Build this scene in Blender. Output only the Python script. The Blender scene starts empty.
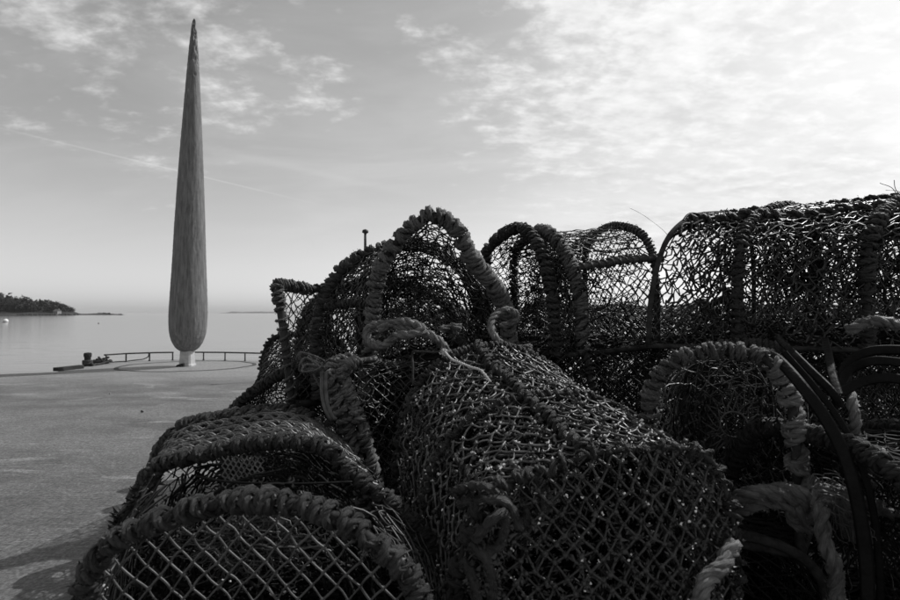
import bpy, math, random
import numpy as np
from mathutils import Vector

random.seed(4)
rng = np.random.default_rng(11)
scene = bpy.context.scene
COL = scene.collection

# ------------------------------------------------------------------ camera
CH = 0.80                      # the photographer crouches
FPX = 500.0                    # focal length in photo pixels (900 wide) = 20 mm on full frame
PITCH = math.atan(13.0 / FPX)
cam_d = bpy.data.cameras.new('camera')
cam_d.sensor_width = 36.0
cam_d.lens = 36.0 * FPX / 900.0
cam_d.clip_start = 0.05
cam_d.clip_end = 60000.0
cam_d.dof.use_dof = True
cam_d.dof.focus_distance = 2.1
cam_d.dof.aperture_fstop = 5.6
cam = bpy.data.objects.new('camera', cam_d)
cam.location = (0, 0, CH)
cam.rotation_euler = (math.pi / 2 + PITCH, 0, 0)
COL.objects.link(cam)
scene.camera = cam

# ------------------------------------------------------------------ sun, sky, exposure
SUN_AZ, SUN_EL = math.radians(57), math.radians(46)     # ahead and to the right, above the frame
sun_dir = Vector((math.sin(SUN_AZ) * math.cos(SUN_EL), math.cos(SUN_AZ) * math.cos(SUN_EL), math.sin(SUN_EL)))
sun_d = bpy.data.lights.new('sun', 'SUN')
sun_d.energy = 3.2
sun_d.angle = math.radians(0.53)
sun_d.color = (1.0, 1.0, 1.0)                           # black and white photograph
sun = bpy.data.objects.new('sun', sun_d)
sun.rotation_euler = (-sun_dir).to_track_quat('-Z', 'Y').to_euler()
sun.location = sun_dir * 30
COL.objects.link(sun)

scene.view_settings.view_transform = 'Standard'
scene.view_settings.look = 'None'
scene.view_settings.exposure = 0.0
scene.view_settings.gamma = 1.0

world = bpy.data.worlds.new('World')
scene.world = world
world.use_nodes = True
wn, wl = world.node_tree.nodes, world.node_tree.links
wn.clear()


def nd(nodes, typ, **kw):
    n = nodes.new(typ)
    for k, v in kw.items():
        setattr(n, k, v)
    return n


def wmath(op, a=None, b=None, c=None, clamp=False):
    n = nd(wn, 'ShaderNodeMath', operation=op)
    n.use_clamp = clamp
    for i, x in enumerate((a, b, c)):
        if x is None:
            continue
        if isinstance(x, (int, float)):
            n.inputs[i].default_value = x
        else:
            wl.new(x, n.inputs[i])
    return n.outputs[0]


def wdot(vec, d):
    n = nd(wn, 'ShaderNodeVectorMath', operation='DOT_PRODUCT')
    wl.new(vec, n.inputs[0])
    n.inputs[1].default_value = d
    return n.outputs['Value']


def wsmooth(x, lo, hi, a=0.0, b=1.0):
    n = nd(wn, 'ShaderNodeMapRange', interpolation_type='SMOOTHSTEP')
    wl.new(x, n.inputs[0])
    n.inputs[1].default_value, n.inputs[2].default_value = lo, hi
    n.inputs[3].default_value, n.inputs[4].default_value = a, b
    return n.outputs[0]


def pixdir(px, py):
    x, v = (px - 450) / FPX, (300 - py) / FPX
    return Vector((x, math.cos(PITCH) - v * math.sin(PITCH), math.sin(PITCH) + v * math.cos(PITCH)))


sky = nd(wn, 'ShaderNodeTexSky', sky_type='NISHITA')
sky.sun_disc = False
sky.sun_elevation = SUN_EL
sky.sun_rotation = SUN_AZ
sky.air_density = 1.0
sky.dust_density = 1.0
sky.ozone_density = 1.0
sep = nd(wn, 'ShaderNodeSeparateColor')
wl.new(sky.outputs[0], sep.inputs[0])
grey = wmath('ADD', wmath('MULTIPLY', sep.outputs[0], 0.40),
             wmath('ADD', wmath('MULTIPLY', sep.outputs[1], 0.44), wmath('MULTIPLY', sep.outputs[2], 0.16)))
tc = nd(wn, 'ShaderNodeTexCoord')
D = tc.outputs['Generated']
sxyz = nd(wn, 'ShaderNodeSeparateXYZ')
wl.new(D, sxyz.inputs[0])
zz = wmath('ADD', wmath('MAXIMUM', sxyz.outputs[2], 0.0), 0.24)
cv = nd(wn, 'ShaderNodeCombineXYZ')
wl.new(wmath('DIVIDE', sxyz.outputs[0], zz), cv.inputs[0])
wl.new(wmath('DIVIDE', sxyz.outputs[1], zz), cv.inputs[1])


def cloud_noise(scale, detail, rough, off=(0, 0, 0), stretch=(1, 1, 1), dist=0.0):
    mp = nd(wn, 'ShaderNodeMapping')
    mp.inputs['Location'].default_value = off
    mp.inputs['Scale'].default_value = stretch
    wl.new(cv.outputs[0], mp.inputs[0])
    n = nd(wn, 'ShaderNodeTexNoise')
    n.inputs['Scale'].default_value = scale
    n.inputs['Detail'].default_value = detail
    n.inputs['Roughness'].default_value = rough
    n.inputs['Distortion'].default_value = dist
    wl.new(mp.outputs[0], n.inputs['Vector'])
    return n.outputs['Fac']


big = cloud_noise(1.3, 3, 0.5, (3.1, 1.7, 0))
mid = cloud_noise(5.2, 6, 0.55, (0.4, 5.2, 0), (0.85, 1.0, 1), dist=0.2)
fine = cloud_noise(15.0, 6, 0.6, (7.0, 2.2, 0), (0.75, 1.1, 1), dist=0.1)
# where the banks of altocumulus lie: a wide one round the sun, a smaller one overhead to the left
toward_sun = wdot(D, tuple(sun_dir))
bank_r = wsmooth(wdot(D, tuple(pixdir(900, -60).normalized())), 0.60, 0.95)
bank_l = wsmooth(wdot(D, tuple(pixdir(110, -10).normalized())), 0.935, 0.995)
bank_p = wsmooth(wdot(D, tuple(pixdir(325, 90).normalized())), 0.992, 1.0)
cover = wmath('MAXIMUM', wmath('MULTIPLY', bank_l, 0.70), bank_r)
cover = wmath('MAXIMUM', cover, wmath('MULTIPLY', bank_p, 0.45))
base_n = wmath('ADD', wmath('ADD', wmath('MULTIPLY', mid, 0.56), wmath('MULTIPLY', fine, 0.36)),
               wmath('MULTIPLY', big, 0.30))
thr = wmath('ADD', base_n, wmath('MULTIPLY', cover, 0.31))
cloud = wsmooth(thr, 0.765, 0.955)
glow = wmath('POWER', wmath('MAXIMUM', toward_sun, 0.0), 3.0)
ccol = wmath('ADD', wmath('MULTIPLY', glow, 3.1), wmath('MULTIPLY', wmath('ADD', fine, 0.45), 4.4))
mixc = nd(wn, 'ShaderNodeMix', data_type='FLOAT')
wl.new(wmath('MULTIPLY', cloud, 0.86), mixc.inputs['Factor'])
wl.new(grey, mixc.inputs['A'])
wl.new(ccol, mixc.inputs['B'])
# a thin high veil over the upper sky
veil = wmath('MULTIPLY', wsmooth(cloud_noise(2.0, 7, 0.6, (9.0, 4.0, 0), (0.6, 1.3, 1), dist=0.6), 0.36, 0.72), wsmooth(sxyz.outputs[2], 0.05, 0.30, 0.0, 1.0))
skyv = wmath('ADD', mixc.outputs[0], wmath('MULTIPLY', veil, 0.55))
# two thin old contrails, drawn on the sky as great circle arcs
for (pa, pb, wdt, amt) in (((0, 128), (300, 200), 0.0022, 0.8), ((120, 128), (420, 196), 0.010, 0.2)):
    a, b = pixdir(*pa).normalized(), pixdir(*pb).normalized()
    n = a.cross(b).normalized()
    mdir = (a + b).normalized()
    line = wsmooth(wmath('ABSOLUTE', wdot(D, tuple(n))), wdt, 0.0)
    fade = wsmooth(wdot(D, tuple(mdir)), math.cos(a.angle(mdir)) - 0.02, math.cos(a.angle(mdir)) + 0.05)
    skyv = wmath('ADD', skyv, wmath('MULTIPLY', wmath('MULTIPLY', line, fade), amt))
bg = nd(wn, 'ShaderNodeBackground')
bg.inputs['Strength'].default_value = 0.15
wl.new(skyv, bg.inputs['Color'])
wo = nd(wn, 'ShaderNodeOutputWorld')
wl.new(bg.outputs[0], wo.inputs['Surface'])


# ------------------------------------------------------------------ measuring helpers
def P(px, py, Y):
    """point seen at photo pixel (px, py) and standing Y metres ahead"""
    d = pixdir(px, py)
    t = Y / d.y
    return np.array((d.x * t, Y, CH + d.z * t))


def G(px, py, z=0.0):
    """point of the level z seen at photo pixel (px, py)"""
    d = pixdir(px, py)
    t = (z - CH) / d.z
    return np.array((d.x * t, d.y * t, z))


def PL(*pts):
    return np.array([P(*p) for p in pts])


# ------------------------------------------------------------------ materials (greys: the photograph is black and white)
MATS = {}


def mat(name, lo, hi, scale=20.0, rough=0.85, bump=0.0, bscale=200.0, spec=0.3, stretch=None, speck=None, coat=0.0):
    m = bpy.data.materials.new(name)
    m.use_nodes = True
    ns, lk = m.node_tree.nodes, m.node_tree.links
    b = ns['Principled BSDF']
    b.inputs['Roughness'].default_value = rough
    b.inputs['Specular IOR Level'].default_value = spec
    co = ns.new('ShaderNodeTexCoord')
    vec = co.outputs['Object']
    if stretch:
        mp = ns.new('ShaderNodeMapping')
        mp.inputs['Scale'].default_value = stretch
        lk.new(vec, mp.inputs[0])
        vec = mp.outputs[0]
    n = ns.new('ShaderNodeTexNoise')
    n.inputs['Scale'].default_value = scale
    n.inputs['Detail'].default_value = 6
    n.inputs['Roughness'].default_value = 0.65
    lk.new(vec, n.inputs['Vector'])
    r = ns.new('ShaderNodeValToRGB')
    r.color_ramp.elements[0].position, r.color_ramp.elements[1].position = 0.32, 0.70
    r.color_ramp.elements[0].color = (lo, lo, lo, 1)
    r.color_ramp.elements[1].color = (hi, hi, hi, 1)
    lk.new(n.outputs['Fac'], r.inputs[0])
    colour = r.outputs[0]
    if speck:
        sp = ns.new('ShaderNodeTexNoise')
        sp.inputs['Scale'].default_value = speck[0]
        sp.inputs['Detail'].default_value = 6
        lk.new(vec, sp.inputs['Vector'])
        sr = ns.new('ShaderNodeMapRange')
        sr.inputs[1].default_value, sr.inputs[2].default_value = speck[1], speck[1] + 0.06
        lk.new(sp.outputs['Fac'], sr.inputs[0])
        mx = ns.new('ShaderNodeMix')
        mx.data_type = 'RGBA'
        lk.new(sr.outputs[0], mx.inputs['Factor'])
        lk.new(colour, mx.inputs['A'])
        mx.inputs['B'].default_value = (speck[2],) * 3 + (1,)
        colour = mx.outputs['Result']
    lk.new(colour, b.inputs['Base Color'])
    if bump:
        bn = ns.new('ShaderNodeTexNoise')
        bn.inputs['Scale'].default_value = bscale
        bn.inputs['Detail'].default_value = 4
        lk.new(vec, bn.inputs['Vector'])
        bp = ns.new('ShaderNodeBump')
        bp.inputs['Strength'].default_value = bump
        bp.inputs['Distance'].default_value = 0.004
        lk.new(bn.outputs['Fac'], bp.inputs['Height'])
        lk.new(bp.outputs[0], b.inputs['Normal'])
    MATS[name] = m
    return m




def rope_mat(name, lo, hi):
    """fibres run along each strand: the 'fibre' attribute holds (cos, sin, length) of the strand"""
    m = bpy.data.materials.new(name)
    m.use_nodes = True
    ns, lk = m.node_tree.nodes, m.node_tree.links
    b = ns['Principled BSDF']
    b.inputs['Roughness'].default_value = 0.5
    b.inputs['Specular IOR Level'].default_value = 0.45
    at = ns.new('ShaderNodeAttribute')
    at.attribute_name = 'fibre'
    mp = ns.new('ShaderNodeMapping')
    mp.inputs['Scale'].default_value = (2.6, 2.6, 0.35)
    lk.new(at.outputs['Vector'], mp.inputs[0])
    fn = ns.new('ShaderNodeTexNoise')
    fn.inputs['Scale'].default_value = 2.0
    fn.inputs['Detail'].default_value = 5
    fn.inputs['Roughness'].default_value = 0.7
    lk.new(mp.outputs[0], fn.inputs['Vector'])
    co = ns.new('ShaderNodeTexCoord')
    gn = ns.new('ShaderNodeTexNoise')
    gn.inputs['Scale'].default_value = 17
    gn.inputs['Detail'].default_value = 6
    gn.inputs['Roughness'].default_value = 0.7
    lk.new(co.outputs['Object'], gn.inputs['Vector'])
    ad = ns.new('ShaderNodeMath')
    ad.operation = 'ADD'
    lk.new(fn.outputs['Fac'], ad.inputs[0])
    lk.new(gn.outputs['Fac'], ad.inputs[1])
    r = ns.new('ShaderNodeMapRange')
    r.inputs[1].default_value, r.inputs[2].default_value = 0.76, 1.26
    r.inputs[3].default_value, r.inputs[4].default_value = lo, hi
    lk.new(ad.outputs[0], r.inputs[0])
    lk.new(r.outputs[0], b.inputs['Base Color'])
    bp = ns.new('ShaderNodeBump')
    bp.inputs['Strength'].default_value = 1.0
    bp.inputs['Distance'].default_value = 0.006
    lk.new(fn.outputs['Fac'], bp.inputs['Height'])
    lk.new(bp.outputs[0], b.inputs['Normal'])
    MATS[name] = m


rope_mat('rope_worn', 0.010, 0.20)
rope_mat('rope_pale', 0.03, 0.40)
rope_mat('rope_dark', 0.004, 0.07)
rope_mat('rope_mid', 0.004, 0.095)
rope_mat('rope_light', 0.02, 0.32)
mat('twine_dark', 0.006, 0.05, 30, 0.42, spec=0.5)
mat('twine_mid', 0.012, 0.15, 40, 0.40, spec=0.6)
mat('twine_bag', 0.006, 0.065, 30, 0.45, spec=0.45)  # bag end of the central pot, its shaded front darkened in the colour
mat('twine_grey', 0.02, 0.11, 30, 0.45, spec=0.5)
mat('twine_pale', 0.35, 0.6, 26, 0.7)
mat('steel_dark', 0.015, 0.055, 40, 0.85, 0.5, 120, spec=0.15)
mat('weed', 0.004, 0.02, 18, 0.7, spec=0.12)
mat('twine_shade', 0.005, 0.035, 24, 0.65, spec=0.2)  # duller twine for deep pots, shade between the pots put into the colour
mat('shell', 0.6, 0.88, 60, 0.35, spec=0.7)
mat('rubber', 0.004, 0.010, 14, 0.6, 0.8, 60, spec=0.12)
mat('carved_stone', 0.085, 0.21, 40, 0.68, 0.7, 60, spec=0.35, stretch=(1, 1, 0.10), speck=(34, 0.67, 0.30))
mat('plinth_stone', 0.35, 0.5, 14, 0.8, 0.4, 60)
mat('rail_paint', 0.02, 0.05, 30, 0.5)
mat('timber_dark', 0.02, 0.06, 9, 0.8, 0.5, 40)
mat('buoy_white', 0.7, 0.85, 6, 0.4)
mat('wood_leaf', 0.012, 0.045, 0.2, 0.8)
mat('headland_turf', 0.018, 0.06, 0.03, 0.95)
mat('rock', 0.03, 0.10, 0.3, 0.9)
mat('render_pale', 0.22, 0.30, 0.3, 0.9)
mat('slate', 0.08, 0.12, 0.5, 0.8)
mat('groove_dark', 0.05, 0.10, 9, 0.9)
mat('pebble', 0.15, 0.5, 80, 0.8)
mat('far_land', 0.10, 0.16, 0.004, 0.95)


def concrete():
    m = bpy.data.materials.new('brushed_concrete')
    m.use_nodes = True
    ns, lk = m.node_tree.nodes, m.node_tree.links
    b = ns['Principled BSDF']
    b.inputs['Roughness'].default_value = 0.62
    b.inputs['Specular IOR Level'].default_value = 0.45
    co = ns.new('ShaderNodeTexCoord').outputs['Object']

    def noise(scale, detail, rough, stretch=(1, 1, 1), dist=0.0):
        mp = ns.new('ShaderNodeMapping')
        mp.inputs['Scale'].default_value = stretch
        lk.new(co, mp.inputs[0])
        n = ns.new('ShaderNodeTexNoise')
        n.inputs['Scale'].default_value = scale
        n.inputs['Detail'].default_value = detail
        n.inputs['Roughness'].default_value = rough
        n.inputs['Distortion'].default_value = dist
        lk.new(mp.outputs[0], n.inputs['Vector'])
        return n.outputs['Fac']

    def ramp(x, stops):
        r = ns.new('ShaderNodeValToRGB')
        e = r.color_ramp.elements
        e[0].position, e[0].color = stops[0][0], (stops[0][1],) * 3 + (1,)
        e[1].position, e[1].color = stops[-1][0], (stops[-1][1],) * 3 + (1,)
        for p, c in stops[1:-1]:
            el = e.new(p)
            el.color = (c,) * 3 + (1,)
        lk.new(x, r.inputs[0])
        return r.outputs[0]

    def mix(a, c, fac, mode='MULTIPLY'):
        x = ns.new('ShaderNodeMix')
        x.data_type = 'RGBA'
        x.blend_type = mode
        if isinstance(fac, float):
            x.inputs['Factor'].default_value = fac
        else:
            lk.new(fac, x.inputs['Factor'])
        lk.new(a, x.inputs['A'])
        lk.new(c, x.inputs['B'])
        return x.outputs['Result']

    basec = ramp(noise(1.6, 10, 0.75), [(0.32, 0.105), (0.5, 0.165), (0.68, 0.23)])
    stain = ramp(noise(1.3, 8, 0.68, (0.6, 1.5, 1), 0.8), [(0.38, 0.66), (0.52, 1.0)])
    pale = ramp(noise(1.5, 6, 0.62, (0.7, 1.6, 1), 0.9), [(0.565, 0.0), (0.63, 0.75)])
    palec = ramp(noise(60, 3, 0.5), [(0.3, 0.24), (0.7, 0.34)])
    grain = ramp(noise(85, 2, 0.6), [(0.30, 0.35), (0.5, 1.0), (0.70, 1.75)])
    grit = ramp(noise(34, 3, 0.7), [(0.34, 0.62), (0.5, 1.0), (0.66, 1.36)])
    brush = ramp(noise(3, 5, 0.75, (0.8, 30, 1)), [(0.34, 0.66), (0.64, 1.22)])
    c = mix(basec, stain, 0.9)
    c = mix(c, palec, pale, 'MIX')
    sp = ns.new('ShaderNodeSeparateXYZ')
    lk.new(co, sp.inputs[0])
    yn = ns.new('ShaderNodeMath')
    yn.operation = 'MULTIPLY_ADD'
    lk.new(noise(0.9, 6, 0.65, (0.6, 1.4, 1), 0.5), yn.inputs[0])
    yn.inputs[1].default_value = 3.2
    lk.new(sp.outputs[1], yn.inputs[2])
    far_pale = ns.new('ShaderNodeMapRange')                # concrete colour turns paler toward the end of the pier
    far_pale.inputs[1].default_value, far_pale.inputs[2].default_value, far_pale.inputs[4].default_value = 7.2, 8.4, 0.8
    lk.new(yn.outputs[0], far_pale.inputs[0])
    c = mix(c, palec, far_pale.outputs[0], 'MIX')
    c = mix(c, grain, 0.75)
    c = mix(c, grit, 0.75)
    c = mix(c, brush, 0.5)
    lk.new(c, b.inputs['Base Color'])
    bp = ns.new('ShaderNodeBump')
    bp.inputs['Strength'].default_value = 0.9
    bp.inputs['Distance'].default_value = 0.010
    h = ns.new('ShaderNodeMath')
    h.operation = 'ADD'
    lk.new(noise(45, 8, 0.85), h.inputs[0])
    lk.new(noise(3, 5, 0.75, (0.8, 30, 1)), h.inputs[1])
    lk.new(h.outputs[0], bp.inputs['Height'])
    lk.new(bp.outputs[0], b.inputs['Normal'])
    MATS['concrete'] = m


concrete()


def sea_material():
    m = bpy.data.materials.new('calm_sea')
    m.use_nodes = True
    ns, lk = m.node_tree.nodes, m.node_tree.links
    b = ns['Principled BSDF']
    b.inputs['Base Color'].default_value = (0.05, 0.05, 0.05, 1)
    b.inputs['Roughness'].default_value = 0.12
    b.inputs['IOR'].default_value = 1.333
    co = ns.new('ShaderNodeTexCoord').outputs['Object']
    mp = ns.new('ShaderNodeMapping')
    mp.inputs['Scale'].default_value = (0.25, 1.0, 1)
    lk.new(co, mp.inputs[0])
    n1 = ns.new('ShaderNodeTexNoise')
    n1.inputs['Scale'].default_value = 0.7
    n1.inputs['Detail'].default_value = 5
    lk.new(mp.outputs[0], n1.inputs['Vector'])
    bp = ns.new('ShaderNodeBump')
    bp.inputs['Strength'].default_value = 0.30
    bp.inputs['Distance'].default_value = 0.12
    lk.new(n1.outputs['Fac'], bp.inputs['Height'])
    lk.new(bp.outputs[0], b.inputs['Normal'])
    MATS['sea'] = m


sea_material()


# ------------------------------------------------------------------ mesh helpers
class Acc:
    """collects quads and triangles as arrays and links them as one mesh object"""

    def __init__(self):
        self.v, self.q, self.t, self.n, self.f = [], [], [], 0, []

    def add(self, v, quads=None, tris=None, fib=None):
        v = np.asarray(v, dtype=np.float64).reshape(-1, 3)
        self.f.append(np.zeros((len(v), 3)) if fib is None else np.asarray(fib, float).reshape(-1, 3))
        if quads is not None and len(quads):
            self.q.append(np.asarray(quads, dtype=np.int64).reshape(-1, 4) + self.n)
        if tris is not None and len(tris):
            self.t.append(np.asarray(tris, dtype=np.int64).reshape(-1, 3) + self.n)
        self.v.append(v)
        self.n += len(v)
        return self

    def build(self, name, material, parent=None, origin=None, smooth=True, kind=None):
        v = np.concatenate(self.v) if self.v else np.zeros((0, 3))
        if parent is not None:
            o0 = np.array(parent.get('_org', (0, 0, 0)))
            v = v - o0
        elif origin is not None:
            v = v - np.asarray(origin)
        q = np.concatenate(self.q) if self.q else np.zeros((0, 4), int)
        t = np.concatenate(self.t) if self.t else np.zeros((0, 3), int)
        me = bpy.data.meshes.new(name)
        me.vertices.add(len(v))
        me.vertices.foreach_set('co', v.astype(np.float32).ravel())
        loops = np.concatenate([q.ravel(), t.ravel()]).astype(np.int32)
        me.loops.add(len(loops))
        me.loops.foreach_set('vertex_index', loops)
        tot = np.concatenate([np.full(len(q), 4), np.full(len(t), 3)]).astype(np.int32)
        start = np.concatenate([[0], np.cumsum(tot)[:-1]]).astype(np.int32) if len(tot) else np.zeros(0, np.int32)
        me.polygons.add(len(tot))
        me.polygons.foreach_set('loop_start', start)
        me.polygons.foreach_set('loop_total', tot)
        me.polygons.foreach_set('use_smooth', np.full(len(tot), smooth))
        me.update(calc_edges=True)
        if material.startswith('rope'):
            at = me.attributes.new('fibre', 'FLOAT_VECTOR', 'POINT')
            at.data.foreach_set('vector', np.concatenate(self.f).astype(np.float32).ravel())
        me.materials.append(MATS[material])
        ob = bpy.data.objects.new(name, me)
        COL.objects.link(ob)
        if parent is not None:
            ob.parent = parent
            ob['_org'] = [float(x) for x in parent['_org']]
        else:
            og = np.zeros(3) if origin is None else np.asarray(origin, float)
            ob.location = og
            ob['_org'] = [float(x) for x in og]
        if kind:
            ob['kind'] = kind
        return ob


def tag(o, label, category, group=None):
    o['label'] = label
    o['category'] = category
    if group:
        o['group'] = group
    return o


def thing(name, label, category, loc, group=None):
    o = bpy.data.objects.new(name, None)
    o.location = [float(x) for x in loc]
    o.empty_display_size = 0.1
    o['_org'] = [float(x) for x in loc]
    COL.objects.link(o)
    return tag(o, label, category, group)


def catmull(ctrl, n, closed=False):
    """smooth curve through ctrl, n points evenly spaced"""
    c = np.asarray(ctrl, float)
    if closed:
        e = np.concatenate([c[-1:], c, c[:2]])
    else:
        e = np.concatenate([2 * c[:1] - c[1:2], c, 2 * c[-1:] - c[-2:-1]])
    out = []
    t = np.linspace(0, 1, 16, endpoint=False)[:, None]
    for i in range(1, len(e) - 2):
        p0, p1, p2, p3 = e[i - 1], e[i], e[i + 1], e[i + 2]
        out.append(0.5 * ((2 * p1) + (-p0 + p2) * t + (2 * p0 - 5 * p1 + 4 * p2 - p3) * t ** 2
                          + (-p0 + 3 * p1 - 3 * p2 + p3) * t ** 3))
    out = np.concatenate(out + [e[-2:-1]])
    return resample(out, n)


def resample(p, n):
    p = np.asarray(p, float)
    d = np.concatenate([[0], np.cumsum(np.linalg.norm(np.diff(p, axis=0), axis=1))])
    s = np.linspace(0, d[-1], n)
    return np.stack([np.interp(s, d, p[:, k]) for k in range(3)], axis=1)


def length(p):
    return float(np.linalg.norm(np.diff(p, axis=0), axis=1).sum())


def unit(a):
    return a / np.maximum(np.linalg.norm(a, axis=-1, keepdims=True), 1e-9)


def frames(p):
    t = unit(np.gradient(p, axis=0))
    n = np.zeros_like(t)
    ref = np.array((0.0, 0.0, 1.0)) if abs(t[0, 2]) < 0.9 else np.array((1.0, 0, 0))
    cur = ref - t[0] * ref.dot(t[0])
    cur /= np.linalg.norm(cur)
    for i in range(len(t)):
        cur = cur - t[i] * cur.dot(t[i])
        cur = cur / max(np.linalg.norm(cur), 1e-9)
        n[i] = cur
    return t, n, np.cross(t, n)


def sweep(acc, p, r, sides=8, lobes=0, depth=0.22, lay=None, caps=True, rough=0.0):
    """tube along p; with lobes it is a laid rope of that many strands, lay = metres per turn"""
    N = len(p)
    t, n, b = frames(p)
    r = np.broadcast_to(np.asarray(r, float), (N,))
    th = np.linspace(0, 2 * math.pi, sides, endpoint=False)
    rad = np.repeat(r[:, None], sides, 1)
    if lobes:
        s = np.concatenate([[0], np.cumsum(np.linalg.norm(np.diff(p, axis=0), axis=1))])
        lay = lay or float(np.mean(r)) * 7
        ph = th[None] - 2 * math.pi * s[:, None] / lay
        rad = rad * (1 - depth + depth * 1.35 * np.abs(np.cos(lobes * 0.5 * ph)))
    if rough:
        rad = rad * (1 + rng.normal(0, rough, rad.shape))
    ring = p[:, None] + rad[..., None] * (np.cos(th)[None, :, None] * n[:, None] + np.sin(th)[None, :, None] * b[:, None])
    i = np.arange(N - 1)[:, None] * sides
    j = np.arange(sides)[None]
    k = (j + 1) % sides
    quads = np.stack([i + j, i + k, i + sides + k, i + sides + j], -1).reshape(-1, 4)
    v = ring.reshape(-1, 3)
    arc = np.concatenate([[0], np.cumsum(np.linalg.norm(np.diff(p, axis=0), axis=1))]) + rng.uniform(0, 5)
    fib = np.stack([np.repeat(np.cos(th)[None], N, 0), np.repeat(np.sin(th)[None], N, 0), np.repeat(arc[:, None] * 60, sides, 1)], -1).reshape(-1, 3)
    tris = None
    if caps:
        fib = np.concatenate([fib, fib[:1], fib[-1:]])
        v = np.concatenate([v, p[:1] - t[:1] * r[0] * 0.4, p[-1:] + t[-1:] * r[-1] * 0.4])
        a = np.arange(sides)
        z = np.full(sides, N * sides)
        tris = np.concatenate([np.stack([z, (a + 1) % sides, a], 1),
                               np.stack([z + 1, (N - 1) * sides + a, (N - 1) * sides + (a + 1) % sides], 1)])
    acc.add(v, quads, tris, fib)


def laid(acc, p, r, n=3, lay=None, sides=6, rough=0.13, depth=0.50):
    """rope of n strands really twisted round each other along p"""
    r = np.broadcast_to(np.asarray(r, float), (len(p),))
    lay = lay or float(r.mean()) * 6.5
    t, nn, b = frames(p)
    arc = np.concatenate([[0], np.cumsum(np.linalg.norm(np.diff(p, axis=0), axis=1))])
    for k in range(n):
        ph = 2 * math.pi * (arc / lay + k / n)
        off = (r * depth)[:, None]
        q = p + off * (np.cos(ph)[:, None] * nn + np.sin(ph)[:, None] * b)
        q = q + rng.normal(0, 0.05, q.shape) * r[:, None]
        sweep(acc, q, r * (1.06 - depth), sides, 4 if sides > 7 else 0, 0.20, lay=-lay * .8, rough=rough)


def strands(acc, S, r, sides=4):
    """many short tubes at once: S is (count, points, 3)"""
    K, m, _ = S.shape
    if not K:
        return
    t = unit(np.gradient(S, axis=1))
    mt = unit(t.mean(1))
    ref = np.where(np.abs(mt[:, 2:3]) < 0.8, np.array([[0, 0, 1.0]]), np.array([[1.0, 0, 0]]))
    n = unit(ref[:, None] - t * (t * ref[:, None]).sum(-1, keepdims=True))
    b = np.cross(t, n)
    th = np.linspace(0, 2 * math.pi, sides, endpoint=False)
    r = np.broadcast_to(np.asarray(r, float).reshape(-1, 1) if np.ndim(r) == 1 else np.asarray(r, float), (K, m))
    ring = S[:, :, None] + r[:, :, None, None] * (np.cos(th)[:, None] * n[:, :, None] + np.sin(th)[:, None] * b[:, :, None])
    base = (np.arange(K) * m * sides)[:, None, None]
    i = (np.arange(m - 1) * sides)[None, :, None]
    j = np.arange(sides)[None, None]
    k = (j + 1) % sides
    q = np.stack([base + i + j, base + i + k, base + i + sides + k, base + i + sides + j], -1)
    acc.add(ring, q)


_g = (1 + 5 ** 0.5) / 2
ICO_V = unit(np.array([(-1, _g, 0), (1, _g, 0), (-1, -_g, 0), (1, -_g, 0), (0, -1, _g), (0, 1, _g), (0, -1, -_g), (0, 1, -_g),
                       (_g, 0, -1), (_g, 0, 1), (-_g, 0, -1), (-_g, 0, 1)], float))
ICO_F = np.array([(0, 11, 5), (0, 5, 1), (0, 1, 7), (0, 7, 10), (0, 10, 11), (1, 5, 9), (5, 11, 4), (11, 10, 2), (10, 7, 6), (7, 1, 8),
                  (3, 9, 4), (3, 4, 2), (3, 2, 6), (3, 6, 8), (3, 8, 9), (4, 9, 5), (2, 4, 11), (6, 2, 10), (8, 6, 7), (9, 8, 1)])


OCT_V = np.array([(1, 0, 0), (-1, 0, 0), (0, 1, 0), (0, -1, 0), (0, 0, 1), (0, 0, -1)], float)
OCT_F = np.array([(0, 2, 4), (2, 1, 4), (1, 3, 4), (3, 0, 4), (2, 0, 5), (1, 2, 5), (3, 1, 5), (0, 3, 5)])


def knots(acc, C, r):
    C = np.asarray(C).reshape(-1, 3)
    K = len(C)
    if K:
        v = C[:, None] + OCT_V[None] * r * rng.uniform(.75, 1.35, (K, 6, 1))
        acc.add(v, None, OCT_F[None] + (np.arange(K) * 6)[:, None, None])


def blobs(acc, C, r, squash=0.25):
    C = np.asarray(C).reshape(-1, 3)
    K = len(C)
    if not K:
        return
    r = np.broadcast_to(np.asarray(r, float), (K,))
    sc = 1 + rng.normal(0, squash, (K, 12, 1))
    v = C[:, None] + ICO_V[None] * r[:, None, None] * np.clip(sc, 0.5, 1.6)
    acc.add(v, None, ICO_F[None] + (np.arange(K) * 12)[:, None, None])


def fuzz(acc, p, r, count, ln=0.012, w=0.0005):
    """loose fibres standing off a rope"""
    idx = rng.integers(0, len(p) - 1, count)
    t = unit(np.gradient(p, axis=0))[idx]
    d = unit(rng.normal(0, 1, (count, 3)))
    d = unit(d - t * (d * t).sum(-1, keepdims=True) * 0.5)
    base = p[idx] + d * r * 0.9
    L = ln * rng.uniform(0.4, 1.5, (count, 1))
    side = unit(np.cross(d, t + rng.normal(0, .3, (count, 3)))) * w
    bend = unit(rng.normal(0, 1, (count, 3))) * L * 0.45
    midp = base + d * L * 0.5 + t * L * 0.35
    tip = base + d * L * 0.9 + bend
    v = np.stack([base - side, base + side, midp, tip], 1)
    o = (np.arange(count) * 4)[:, None, None]
    acc.add(v, None, o + np.array([(0, 1, 2), (2, 1, 3)])[None])


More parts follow.
